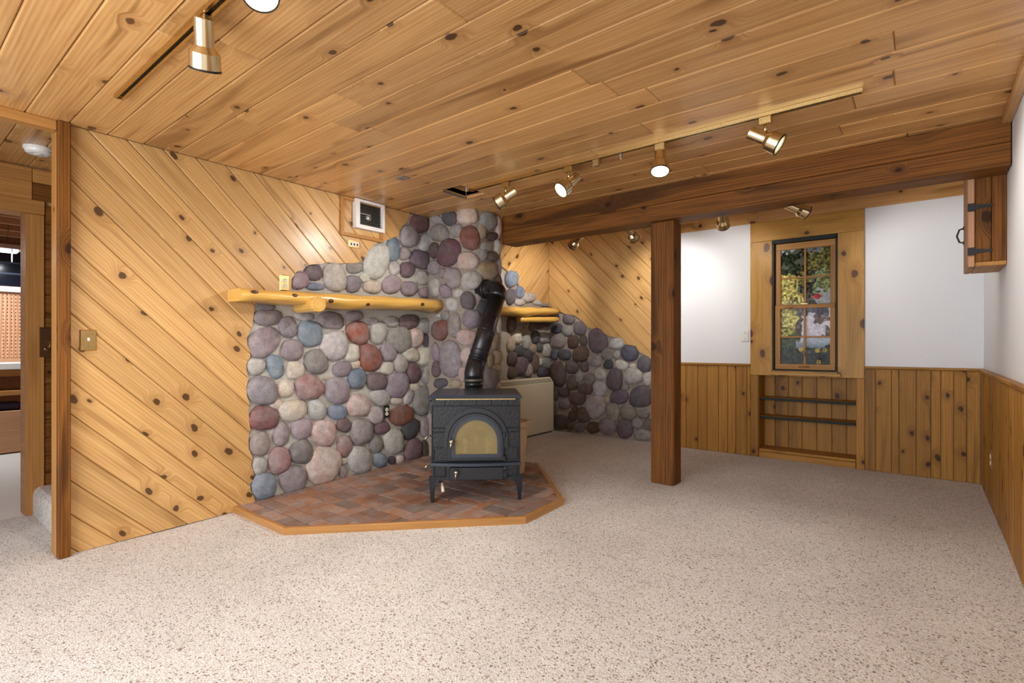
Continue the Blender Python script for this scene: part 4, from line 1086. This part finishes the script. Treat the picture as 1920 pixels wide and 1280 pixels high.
for i in range(7):
    t_ = i/6; q = topc.lerp(Vector((-2.853, 3.40, 1.61)), min(1, t_*1.6)) if t_ < .6 else Vector((-2.853, 3.40, 1.61)).lerp(cp, (t_-.6)/.4)
    pts.append(q)
pts = [topc-d*.03, topc, topc+d*.035+Vector((-.008, 0, 0)), topc+d*.058+Vector((-.03, .002, 0)), topc+d*.066+Vector((-.065, .003, 0)), Vector((-2.96, 3.402, 1.606)), cp]
tube(bm, pts, [.074, .076, .077, .077, .077, .075, .075], 24); obj('upper_elbow', bm, M_pipe, pp, smooth=True)
bm = bmesh.new(); lathe(bm, (-2.965, 3.402, 1.605), (-1, 0, 0), [(0, .076), (.003, .088), (.012, .088), (.016, .076)], 24); obj('wall_collar', bm, M_pipe, pp, smooth=True)
for q in (base+d*.25, base+d*.48, topc-d*.01):
    bm = bmesh.new(); lathe(bm, q+Vector((.045, -.06, 0)), (.6, -.8, 0), [(-.004, .004), (.004, .004), (.005, 0)], 8); obj('rivet', bm, M_nickel, pp)

# ------------------------------------------------------------------ waste bin and heater
bz = zh(3.258)
t = thing('waste_bin', (-2.592, 3.258, bz), 'beige ribbed plastic waste bin behind the right side of the stove', 'bin')
bm = bmesh.new(); lathe(bm, (-2.592, 3.258, bz), (0, 0, 1), [(0, .1), (.004, .108), (.38, .138), (.38, .13), (.02, .1), (.016, 0)], 28, cap=False)
obj('bin_body', bm, M_beige, t, smooth=False)
bm = bmesh.new(); lathe(bm, (-2.592, 3.258, bz+.36), (0, 0, 1), [(0, .137), (.006, .146), (.03, .152), (.052, .152), (.056, .144), (.04, .136), (0, .134)], 28, cap=False); obj('bin_rim', bm, M_beige, t, smooth=True)
bm = bmesh.new(); tube(bm, [(-2.592-.15*math.cos(a), 3.258+.15*math.sin(a), bz+.4+.012*math.sin(a*2)) for a in [i*.2 for i in range(17)]], .004, 8); obj('bail_handle', bm, M_nickel, t)
hx0, hx1 = -3.53, -3.455
t = thing('panel_heater', (-3.5, 4.7, .08), 'cream metal panel heater with a slotted top grille against the stone wall', 'heater')
pts = [(hx0, .10), (hx1-.01, .10), (hx1, .112), (hx1, .672), (hx1-.045, .734), (hx0, .74)]
bm = bmesh.new(); prism(bm, pts, lambda p: (p[0], 4.16, p[1]), lambda p: (p[0], 5.165, p[1])); obj('heater_body', bm, M_heater, t)
gs = Vector((-.045, 0, .062)).normalized(); gn = Vector((.062, 0, .045)).normalized(); gc = Vector((hx1-.0225, 4.66, .703))
gr = obj('top_grille', B(-.495, .495, -.033, .033, -.001, .002), M_heater, t, Matrix(((0, gs.x, gn.x, gc.x), (1, 0, 0, gc.y), (0, gs.z, gn.z, gc.z), (0, 0, 0, 1))))
bm = bmesh.new()
for r_ in range(4):
    for k in range(44):
        c = gc+Vector((0, -.473+k*.022, 0))+gs*(-.021+.014*r_)+gn*.0026
        q = [c+gs*a*.0045+Vector((0, 1, 0))*b*.008 for a, b in ((-1, -1), (1, -1), (1, 1), (-1, 1))]
        bm.faces.new([bm.verts.new(v) for v in q])
obj('grille_slots', bm, M_black, gr)['kind'] = 'stuff'
for y_ in (4.3, 5.05): obj('foot', B(-3.52, -3.47, y_-.02, y_+.02, .0805, .1), M_galv, t)

# ------------------------------------------------------------------ log mantels
def log_mantel(nm, label, y0, y1, zt0, zt1, th0, th1, depth, seed, xw=-3.598, knots=()):
    rnd = random.Random(seed); n = 26; m = 12
    t = thing(nm, (xw, (y0+y1)/2, zt0-.1), label, 'mantel', 'log mantels')
    bm = bmesh.new(); rings = []; c = Vector((xw, (y0+y1)/2, (zt0+zt1)/2))
    M = Matrix(((0, 0, 1, c.x), (1, 0, 0, c.y), (0, 1, 0, c.z), (0, 0, 0, 1))); Mi = M.inverted()
    ph = [rnd.uniform(0, 6) for _ in range(4)]
    for i in range(n+1):
        s = i/n; y = y0+(y1-y0)*s; zt = zt0+(zt1-zt0)*s; th = th0+(th1-th0)*s
        th *= 1+.1*math.sin(s*9+ph[0])+.06*math.sin(s*21+ph[1]); dp = depth*(1+.035*math.sin(s*7+ph[2]))
        ring = [Vector((xw, y, zt))]
        for k in range(m+1):
            a = math.pi/2*(1-2*k/m)
            ring.append(Vector((xw+dp*(.66+.34*math.cos(a)), y, zt-th/2+th/2*math.sin(a)+.004*math.sin(s*30+k))))
        ring.append(Vector((xw, y, zt-th)))
        rings.append([bm.verts.new(Mi @ v) for v in ring])
    for a, b in zip(rings, rings[1:]):
        for k in range(len(a)): bm.faces.new((a[k], a[(k+1) % len(a)], b[(k+1) % len(a)], b[k]))
    bm.faces.new(rings[0][::-1]); bm.faces.new(rings[-1])
    o = obj('log', bm, M_log, t, M, smooth=False)
    for p in o.data.polygons: p.use_smooth = len(p.vertices) == 4
    for (ky, kz, kr) in knots:
        s = (ky-y0)/(y1-y0); zt = zt0+(zt1-zt0)*s; th = (th0+(th1-th0)*s)*(1+.1*math.sin(s*9+ph[0])+.06*math.sin(s*21+ph[1])); dp = depth*(1+.035*math.sin(s*7+ph[2]))
        zc = zt-th/2+kz; sn = max(-1, min(1, kz/(th/2))); xk = xw+dp*(.66+.34*math.sqrt(1-sn*sn))
        bm = bmesh.new(); lathe(bm, (xk-.008, ky, zc), (1, 0, 0), [(0, kr), (.009, kr*.9), (.011, kr*.6), (.0115, 0)], 12)
        for v in bm.verts: v.co.y = ky+(v.co.y-ky)*1.5
        obj('knot', bm, M_knot, t, smooth=True)
    return t
M_knot = mottled('log_knot', (84, 46, 28), rough=.4, amt=.5, scale=60, bump=.1)
def log_bracket(nm, label, p0, p1, r0, r1):
    p0, p1 = Vector(p0), Vector(p1); t = thing(nm, p0, label, 'log', 'mantel brackets'); L_ = (p1-p0).length; d = (p1-p0).normalized()
    w = Vector((0, 0, 1)) if abs(d.z) < .9 else Vector((1, 0, 0)); nn = d.cross(w)
    M = Matrix(((d.x, w.x, nn.x, p0.x), (d.y, w.y, nn.y, p0.y), (d.z, w.z, nn.z, p0.z), (0, 0, 0, 1)))
    bm = bmesh.new(); lathe(bm, (0, 0, 0), (1, 0, 0), [(L_*i/8, r0+(r1-r0)*i/8+.0015*math.sin(i*2.2)) for i in range(8)]+[(L_-.003, r1), (L_, r1-.003)], 24)
    o = obj('log', bm, M_log, t, M)
    for p in o.data.polygons: p.use_smooth = len(p.vertices) == 4
    for q in (.3, .6, .85):
        bm = bmesh.new(); ring_o = [(r1*q*math.cos(a), r1*q*math.sin(a)) for a in [i*math.pi/12 for i in range(24)]]; ring_i = [(x*.95, y*.95) for x, y in ring_o]
        ringprism(bm, ring_o, ring_i, lambda p: (L_-.001, p[0], p[1]), lambda p: (L_+.0006, p[0], p[1])); obj('growth_ring', bm, M_oak, t, M)
    return t
log_mantel('log_mantel', 'long yellow peeled half-log mantel on the left stone wall beside the chimney', 1.508, 3.262, 1.484, 1.537, .088, .118, .232, 5, knots=((1.59, .012, .018), (1.86, .012, .014), (2.13, -.01, .016), (2.45, -.018, .015), (3.02, -.006, .015)))
log_bracket('log_bracket', 'stub log with a round sawn end supporting the long mantel', (-3.598, 2.005, 1.40), (-3.30, 2.005, 1.413), .046, .053)
log_mantel('log_mantel', 'shorter yellow half-log mantel right of the chimney near the back corner', 3.72, 5.2, 1.51, 1.567, .1, .094, .21, 9)
log_bracket('log_bracket', 'thin peeled log lying under the shorter right-hand mantel', (-3.47, 4.5, 1.40), (-3.41, 5.14, 1.447), .03, .032)

# ------------------------------------------------------------------ track lighting
def track(nm, label, x0, x1, y, z):
    t = thing(nm, ((x0+x1)/2, y, z), label, 'track', 'light tracks')
    bm = bmesh.new(); box(bm, x0, x1, y-.017, y-.007, z-.018, z); box(bm, x0, x1, y+.007, y+.017, z-.018, z); box(bm, x0, x1, y-.007, y+.007, z-.006, z)
    obj('rail', bm, M_brass, t); obj('slot', B(x0+.01, x1-.01, y-.0068, y+.0068, z-.0085, z-.0062), M_black, t)
    obj('end_cap', B(x0-.006, x0, y-.018, y+.018, z-.019, z), M_brass, t); obj('end_cap', B(x1, x1+.006, y-.018, y+.018, z-.019, z), M_brass, t)
    return t
TZ = CZ-.001
track('light_track', 'brass lighting track on the ceiling in front of the beam', -2.66, -.217, 2.86, TZ)
track('light_track', 'brass lighting track at the upper left above the diagonal wall', -2.96, -.6, .76, TZ)
track('light_track', 'lighting track hidden behind the dark beam', -3.0, -.3, 4.38, 2.419)
def spotlamp(label, x, y, z, drop, d, power, size=70, sc=1.0, on=True):
    d = Vector(d).normalized(); t = thing('track_spotlight', (x, y, z), label, 'spotlight', 'brass track spotlights')
    obj('adapter', B(x-.03, x+.03, y-.014, y+.014, z-.055, z-.0185, bev=.003), M_brass, t)
    pv = Vector((x, y, z-.055-drop))
    bm = bmesh.new(); tube(bm, [(x, y, z-.054), pv], .0075, 10); obj('stem', bm, M_brasspol, t, smooth=True)
    side = d.cross(Vector((0, 0, 1))); side = side.normalized() if side.length > .1 else Vector((1, 0, 0))
    c = pv-Vector((0, 0, .02))-d*.0
    bm = bmesh.new(); tube(bm, [pv+Vector((0, 0, .01)), pv-Vector((0, 0, .012))], .011, 10); obj('swivel', bm, M_brass, t, smooth=True)
    bm = bmesh.new(); c = pv-Vector((0, 0, .03))*sc
    lathe(bm, c, d, [(-.085*sc, .006), (-.085*sc, .03*sc), (-.083*sc, .032*sc), (.002*sc, .032*sc), (.024*sc, .05*sc), (.078*sc, .052*sc), (.078*sc, .049*sc), (.03*sc, .045*sc)], 28, cap=False)
    h = obj('housing', bm, M_brasspol, t, smooth=False)
    for p in h.data.polygons: p.use_smooth = True
    h.data.set_sharp_from_angle(angle=math.radians(25))
    bm = bmesh.new(); lathe(bm, c, d, [(.074*sc, .0525*sc), (.080*sc, .0535*sc), (.0815*sc, .051*sc), (.076*sc, .0485*sc)], 28, cap=False); obj('rim', bm, M_black, t, smooth=True)
    bm = bmesh.new(); lathe(bm, c, d, [(.034*sc, .0465*sc), (.05*sc, .044*sc), (.06*sc, .034*sc), (.065*sc, .018*sc), (.066*sc, 0)], 24, cap=False); obj('bulb', bm, M_bulb if on else M_white, t, smooth=True)
    if on and power:
        l = bpy.data.lights.new('bulb_light', 'SPOT'); l.energy = power; l.spot_size = math.radians(size); l.spot_blend = .75; l.shadow_soft_size = .03; l.color = (1, .95, .87)
        lo = bpy.data.objects.new('bulb_light', l); q = d.to_track_quat('-Z', 'Y')
        link(lo, t, Matrix.Translation(c+d*.09*sc) @ q.to_matrix().to_4x4())
    return t
W = SPOT_W
spotlamp('leftmost brass spotlight of the beam-side track, turned towards the log mantel', -2.32, 2.86, TZ, .04, (-.95, -.45, -.6), W, 95)
spotlamp('second brass spotlight of the beam-side track, tilted down to the left', -1.795, 2.86, TZ, .045, (-.35, -.68, -.65), W, 95)
spotlamp('third brass spotlight of the beam-side track, pointing straight down', -1.178, 2.86, TZ, .03, (.12, -.33, -.92), W, 100)
spotlamp('rightmost brass spotlight of the beam-side track, tilted down to the right', -.623, 2.86, TZ, .045, (.80, .12, -.52), W, 95)
spotlamp('large brass spotlight hanging nearest the camera at the upper left', -1.99, .76, TZ, .03, (-.5, .22, -.84), W, 100)
spotlamp('brass spotlight cut off by the top edge, its white reflector facing us', -1.595, .76, TZ, -.03, (.42, -.1, -.85), W, 100)
spotlamp('brass spotlight behind the beam nearest the chimney', -2.66, 4.38, 2.419, .19, (-.8, .4, -.42), W*1.0, 95)
spotlamp('brass spotlight behind the beam just left of the cedar post', -2.086, 4.38, 2.419, .19, (.05, .8, -.5), W*.7, 95)
spotlamp('brass spotlight behind the beam just right of the cedar post', -1.275, 4.38, 2.419, .19, (-.18, .85, -.42), W*.3, 95)
spotlamp('brass spotlight behind the beam above the picture window', -.732, 4.38, 2.419, .19, (.75, .5, -.4), W*.4, 95)
t = thing('track_adapter', (-1.594, 2.86, TZ), 'empty brass adapter clipped to the beam-side track between two spotlights', 'adapter')
bm = bmesh.new(); box(bm, -1.615, -1.573, 2.847, 2.873, TZ-.06, TZ-.0185, bev=.003); obj('adapter_body', bm, M_brasspol, t)
bm = bmesh.new(); box(bm, -1.57, -1.566, 2.845, 2.875, TZ-.05, TZ-.0185); obj('contact_blade', bm, M_brass, t)
t = thing('track_clip', (-1.425, 2.86, TZ), 'tiny dark clip on the beam-side track beside the empty adapter', 'clip')
bm = bmesh.new(); box(bm, -1.432, -1.418, 2.853, 2.867, TZ-.05, TZ-.0185, bev=.002); obj('clip_body', bm, M_galv, t)
bm = bmesh.new(); lathe(bm, (-1.425, 2.86, TZ-.05), (0, 0, -1), [(0, .005), (.008, .004)], 8); obj('clip_screw', bm, M_brass, t)

# ------------------------------------------------------------------ plates, outlets, fan
def plate(nm, label, cat, O, U, V, w, h, mat, kind):
    O, U, V = Vector(O), Vector(U), Vector(V); Nn = U.cross(V)
    M = Matrix(((U.x, V.x, Nn.x, O.x), (U.y, V.y, Nn.y, O.y), (U.z, V.z, Nn.z, O.z), (0, 0, 0, 1)))
    t = bpy.data.objects.new(nm, None); link(t, None, M); t.empty_display_size = .05; tag(t, label, cat)
    bm = bmesh.new(); prism(bm, [(-w/2, -h/2), (w/2, -h/2), (w/2, h/2), (-w/2, h/2)], lambda p: (p[0], p[1], 0), lambda p: (p[0]*.86, p[1]*.91, .007)); obj('cover_plate', bm, mat, t, M)
    if kind == 'switch':
        obj('toggle', B(-.005, .005, -.004, .014, .007, .018, bev=.002), M_white, t, M)
        for s in (-1, 1):
            bm = bmesh.new(); lathe(bm, (0, s*h*.26, .007), (0, 0, 1), [(0, .004), (.0015, .003)], 8); obj('screw', bm, M_brass, t, M)
    elif kind == 'double':
        for s in (-1, 1): obj('toggle', B(-.005, .005, s*.03-.01, s*.03+.01, .007, .016, bev=.002), M_white, t, M)
    elif kind == 'outlet':
        for s in (-1, 1):
            bm = bmesh.new(); lathe(bm, (0, s*h*.17, .007), (0, 0, 1), [(0, .0165), (.003, .016)], 16); so = obj('socket', bm, M_ivory, t, M)
            for dx in (-.006, .006): obj('slot', B(dx-.0012, dx+.0012, s*h*.17-.002, s*h*.17+.006, .0095, .0104), M_black, so, M)
    else:
        obj('face', B(-w*.36, w*.36, -h*.3, h*.3, .007, .009), M_ivory, t, M)
        for dx in (-.028, 0, .028): obj('slot', B(dx-.006, dx+.006, -.012, .006, .0088, .0096), M_dkgreen, t, M)
    return t
Y_, Z_ = (0, 1, 0), (0, 0, 1)
plate('light_switch', 'brass light switch plate on the diagonal boards near the end post', 'switch', (-3.5795, .78, 1.147), Y_, Z_, .075, .115, M_brass, 'switch')
plate('wall_outlet', 'brass outlet plate on the diagonal boards just above the left mantel', 'outlet', (-3.5795, 1.894, 1.566), Y_, Z_, .072, .114, M_brass, 'outlet')
plate('control_plate', 'small horizontal brass-rimmed control plate below the framed fan', 'plate', (-3.5795, 2.471, 1.932), Y_, Z_, .12, .06, M_brass, 'control')
plate('wall_outlet', 'dark outlet plate set among the stones left of the stove', 'outlet', (-3.556, 2.775, .558), Y_, Z_, .062, .105, M_dkgreen, 'outlet')
plate('light_switch', 'white double switch plate on the white wall beside the window surround', 'switch', (-1.315, 5.2245, 1.208), (1, 0, 0), Z_, .07, .11, M_white, 'double')
plate('wall_outlet', 'brass outlet plate low on the right wall wainscot', 'outlet', (.3465, 4.42, .40), (0, -1, 0), Z_, .072, .114, M_brass, 'outlet')
fr = thing('framed_fan', (-3.56, 2.55, 2.13), 'white chipped fan box with dark screen in a wooden frame high on left wall', 'fan')
wb('frame_board', M_casing, fr, -3.579, -3.56, 2.344, 2.372, 1.985, 2.296, 'z'); wb('frame_board', M_casing, fr, -3.579, -3.56, 2.373, 2.752, 1.985, 2.012, 'y')
wb('frame_board', M_casing, fr, -3.579, -3.56, 2.722, 2.752, 2.013, 2.06, 'z'); wb('frame_board', M_casing, fr, -3.579, -3.56, 2.373, 2.752, 2.27, 2.296, 'y')
bm = bmesh.new(); ringprism(bm, [(2.462, 2.062), (2.745, 2.062), (2.745, 2.294), (2.462, 2.294)], [(2.50, 2.092), (2.722, 2.092), (2.722, 2.275), (2.50, 2.275)], lambda p: (-3.579, p[0], p[1]), lambda p: (-3.535, p[0], p[1])); obj('fan_box', bm, M_whitepaint, fr)
obj('screen', B(-3.572, -3.568, 2.5, 2.722, 2.092, 2.275), M_dkscreen, fr)
for k in range(9): obj('louvre', B(-3.567, -3.558, 2.502, 2.72, 2.1+k*.0195, 2.104+k*.0195), M_dkscreen, fr)
bm = bmesh.new(); lathe(bm, (-3.566, 2.6, 2.165), (1, 0, 0), [(0, .03), (.006, .028), (.01, .012), (.012, 0)], 16); obj('fan_hub', bm, M_galv, fr, smooth=True)
obj('label_strip', B(-3.558, -3.5565, 2.51, 2.62, 2.183, 2.192), M_galv, fr)

# ------------------------------------------------------------------ cabinet on the right wall
cb = thing('wall_cabinet', (.29, 4.1, 1.57), 'rough cedar cabinet with black strap hinges hung on the right wall', 'cabinet')
wb('side_board', M_cedar, cb, .236, .302, 3.879, 3.9, 1.585, 2.41, 'z'); wb('side_board', M_cedar, cb, .304, .364, 3.879, 3.9, 1.585, 2.41, 'z')
wb('bottom_board', M_casing, cb, .236, .364, 3.879, 4.26, 1.56, 1.584, 'y'); wb('side_board', M_cedar, cb, .236, .364, 4.24, 4.26, 1.585, 2.41, 'z')
dd = wb('door', M_plyw, cb, .204, .234, 3.884, 4.262, 1.56, 2.405, 'z', bev=.004)
for z in (1.892, 1.645):
    bm = bmesh.new(); prism(bm, [(.203, z-.022), (.23, z-.022), (.232, z-.014), (.285, z-.006), (.3, z-.009), (.306, z), (.3, z+.009), (.285, z+.006), (.232, z+.014), (.23, z+.022), (.203, z+.022)], lambda p: (p[0], 3.8775, p[1]), lambda p: (p[0], 3.8715, p[1])); obj('strap_hinge', bm, M_blackiron, cb)
bm = bmesh.new(); tube(bm, [(.205, 4.2, 1.745), (.182, 4.2, 1.752), (.17, 4.2, 1.79), (.182, 4.2, 1.828), (.205, 4.2, 1.835)], .005, 8); box(bm, .199, .204, 4.188, 4.212, 1.735, 1.755); box(bm, .199, .204, 4.188, 4.212, 1.825, 1.845); obj('pull_handle', bm, M_blackiron, dd)

# ------------------------------------------------------------------ hall and workshop seen through the left opening
hw = struct('wall_hall', B(-4.78, -4.632, .68, 2.6, -.05, 2.35), M_plyw, 'hall wall of horizontal siding boards beside the workshop doorway')
bm = bmesh.new(); box(bm, -4.78, -4.632, -1.6, -.25, -.05, 2.35); box(bm, -4.78, -4.632, -.25, .68, 1.99, 2.35)
struct('wall_hall', bm, M_casing, 'pine panelled hall wall above and left of the workshop doorway')
z = .02
while z < 2.06:
    wb('siding_board', M_cedar, hw, -4.631, -4.616, .775, 2.5, z, z+.118, 'y', bev=.006); z += .12
wb('siding_board', M_casing, hw, -4.63, -4.612, .715, 2.5, 2.2, 2.29, 'y'); wb('siding_board', M_cedar, hw, -4.63, -4.614, .715, 2.5, 2.085, 2.198, 'y')
dc = thing('door_1', (-4.62, .73, 0), 'pine casing around the doorway into the workshop', None, kind='structure')
wb('side_casing', M_casing, dc, -4.631, -4.606, .679, .773, 0, 1.988, 'z'); wb('head_casing', M_casing, dc, -4.631, -4.605, -.35, .775, 1.99, 2.082, 'y')
wb('panel_board', M_casing, dc, -4.631, -4.61, -.35, .713, 2.083, 2.2, 'y'); wb('panel_board', M_casing, dc, -4.631, -4.61, -.35, .713, 2.201, 2.292, 'y')
# stair
sr = thing('carpeted_stair', (-4.2, .9, 0), 'cream carpeted stair starting behind the wall end post', 'stair')
for i in range(3):
    y0 = .715+.26*i; pts = [(y0, .0 if i == 0 else .18*i), (y0, .18*(i+1)-.05), (y0+.008, .18*(i+1)-.02), (y0+.03, .18*(i+1)-.003), (y0+.06, .18*(i+1)), (2.0, .18*(i+1)), (2.0, .18*i)]
    bm = bmesh.new(); prism(bm, pts, lambda p: (-4.606, p[0], p[1]+.0005), lambda p: (-3.80, p[0], p[1]+.0005)); obj('step', bm, M_carpet, sr)
t = plate('hook_plate', 'brown metal plate with a brass coat hook on the hall casing', 'hook', (-4.603, .79, 1.14), (0, 1, 0), Z_, .085, .2, plain('brown_metal', (84, 56, 34), .4, metal=.4), 'none')
for c_ in list(t.children): 
    if c_.name.startswith(('face', 'slot')): bpy.data.objects.remove(c_)
bm = bmesh.new(); tube(bm, [(-4.597, .795, 1.15), (-4.57, .795, 1.145), (-4.555, .79, 1.11), (-4.56, .775, 1.085), (-4.55, .765, 1.1)], [.006, .006, .007, .006, .008], 8); obj('coat_hook', bm, M_brass, t, smooth=True)
sd = thing('smoke_detector', (-4.14, .667, 2.297), 'round white smoke detector on the hall ceiling', 'detector')
bm = bmesh.new(); lathe(bm, (-4.14, .667, CZ-.0005), (0, 0, -1), [(0, .07), (.012, .07), (.014, .064), (.03, .06), (.038, .045), (.04, 0)], 28, cap=False); obj('detector_body', bm, M_white, sd, smooth=False)
bm = bmesh.new(); lathe(bm, (-4.14, .667, CZ-.04), (0, 0, -1), [(0, .022), (.004, .02), (.005, 0)], 16); obj('test_button', bm, M_ivory, sd)
# workshop shell
bm = bmesh.new(); box(bm, -8.75, -8.6, -1.6, 2.6, -.05, 2.6); box(bm, -8.6, -4.78, 2.45, 2.6, -.05, 2.6); box(bm, -8.6, -4.78, -1.75, -1.6, -.05, 2.6)
ww = struct('wall_workshop', bm, M_plyw, 'plywood walls of the workshop beyond the doorway')
struct('ceiling_workshop', B(-8.75, -4.65, -1.75, 2.6, 2.5, 2.6), M_plyw, 'bare subfloor above the workshop joists')
for i, x in enumerate((-8.2, -7.8, -7.4, -7.0, -6.6, -6.2, -5.8, -5.4)):
    wb('ceiling_joist', M_plyw, None, x, x+.04, -1.5, 2.4, 2.3, 2.499, 'y')
for i, o in enumerate(sorted([o for o in bpy.data.objects if o.name.startswith('ceiling_joist')], key=lambda o: o.location.x)):
    tag(o, ('farthest', 'second farthest', 'third farthest', 'fourth farthest', 'fourth nearest', 'third nearest', 'second nearest', 'nearest')[i]+' bare ceiling joist in the workshop, counted from the doorway', 'joist', 'joists over the workshop')
PX = -7.9
pg = thing('pegboard', (PX, 1.0, 1.0), 'brown perforated pegboard above the workbench in the workshop', 'pegboard')
for a in (.3, .74, 1.18): obj('panel', B(PX, PX+.012, a, a+.438, .98, 1.70), M_peg, pg)
wn = thing('window_2', (PX, 1.0, 1.7), 'dark workshop window with a white sill above the pegboard', None, kind='structure')
obj('glass', B(PX, PX+.01, .2, 1.7, 1.78, 2.2), M_blue, wn); obj('sill', B(PX, PX+.06, .2, 1.7, 1.705, 1.765, bev=.004), M_white, wn)
for z_ in (1.9, 2.02): obj('crossbar', B(PX+.01, PX+.016, .2, 1.7, z_, z_+.02), plain('slate_bar', (60, 72, 96), .4), wn)
bn = thing('workbench', (-7.6, 1.0, 0), 'workbench with a white top and a plywood drawer front in the workshop', 'workbench')
obj('bench_top', B(PX+.013, -7.38, .2, 1.7, .87, .935, bev=.004), M_white, bn); obj('backsplash', B(PX+.013, PX+.03, .2, 1.7, .936, .979), M_plyw, bn)
wb('apron_board', M_casing, bn, -7.44, -7.41, .2, 1.7, .80, .868, 'y'); wb('shelf_board', M_casing, bn, -7.85, -7.4, .2, 1.7, .6, .65, 'y')
wb('drawer_front', M_plyw, bn, -7.43, -7.4, .2, 1.7, .01, .44, 'y'); wb('lower_shelf', M_plyw, bn, -7.85, -7.431, .2, 1.7, .40, .43, 'y')
for y_ in (.21, 1.64): wb('leg', M_casing, bn, -7.5, -7.445, y_, y_+.05, 0, .799, 'z')
tag(obj('storage_tub', B(-7.72, -7.52, .85, 1.08, .431, .52, bev=.02), plain('tub_blue', (52, 54, 92), .4)), 'small dark tub on the lower shelf of the workbench', 'tub')
sl = thing('shop_light', (-7.2, 1.0, 2.05), 'white fluorescent shop light hanging on chains in the workshop', 'light')
bm = bmesh.new(); prism(bm, [(-7.3, 2.08), (-7.25, 2.13), (-7.15, 2.13), (-7.1, 2.08)], lambda p: (p[0], .15, p[1]), lambda p: (p[0], 1.04, p[1])); obj('reflector', bm, M_white, sl)
for x in (-7.24, -7.16):
    bm = bmesh.new(); tube(bm, [(x, .18, 2.065), (x, 1.0, 2.065)], .013, 10); obj('tube', bm, M_tubeglow, sl, smooth=True)
for y_ in (.3, .92):
    bm = bmesh.new(); tube(bm, [(-7.2, y_, 2.13), (-7.2, y_+.02, 2.35), (-7.2, y_-.01, 2.5)], .004, 6); obj('chain', bm, M_galv, sl)
bm = bmesh.new(); tube(bm, [(-7.12, .95, 2.1), (-7.12, .95, 1.95)], .004, 6); obj('pull_cord', bm, M_white, sl)
l = area_light('shop_tube_light', (-7.2, .6, 2.04), (-7.2, .6, 0), .25, .9, 40, (.92, .96, 1)); l.parent = sl; l.matrix_parent_inverse = PM[sl].inverted()
# ------------------------------------------------------------------ the rest of the room behind the camera, with an unseen window added to give soft fill light
bm = bmesh.new(); box(bm, -4.8, -3.1, -1.65, -1.5, -.05, 2.45); box(bm, -.1, .5, -1.65, -1.5, -.05, 2.45); box(bm, -3.1, -.1, -1.65, -1.5, 2.15, 2.45); box(bm, -3.1, -.1, -1.65, -1.5, -.05, .2)
struct('wall_rear', bm, M_dry, 'white wall behind the camera with an added wide daylight window')
w3 = thing('fill_window', (-1.6, -1.6, .2), 'wide daylight window added for soft light in the unseen wall behind the camera', None, kind='structure')
for a in ((-3.1, -.1, .2, .26, 'x'), (-3.1, -.1, 2.09, 2.15, 'x')): wb('fill_window_frame', M_casing, w3, a[0], a[1], -1.6, -1.52, a[2], a[3], 'x')
for x in (-3.1, -1.63, -.16): wb('fill_window_frame', M_casing, w3, x, x+.06, -1.6, -1.52, .26, 2.09, 'z')
struct('wall_left_rear', B(-3.77, -3.6, -1.5, -.45, -.05, CZ), M_dry, 'short stretch of white wall left of the camera beyond the hall opening')
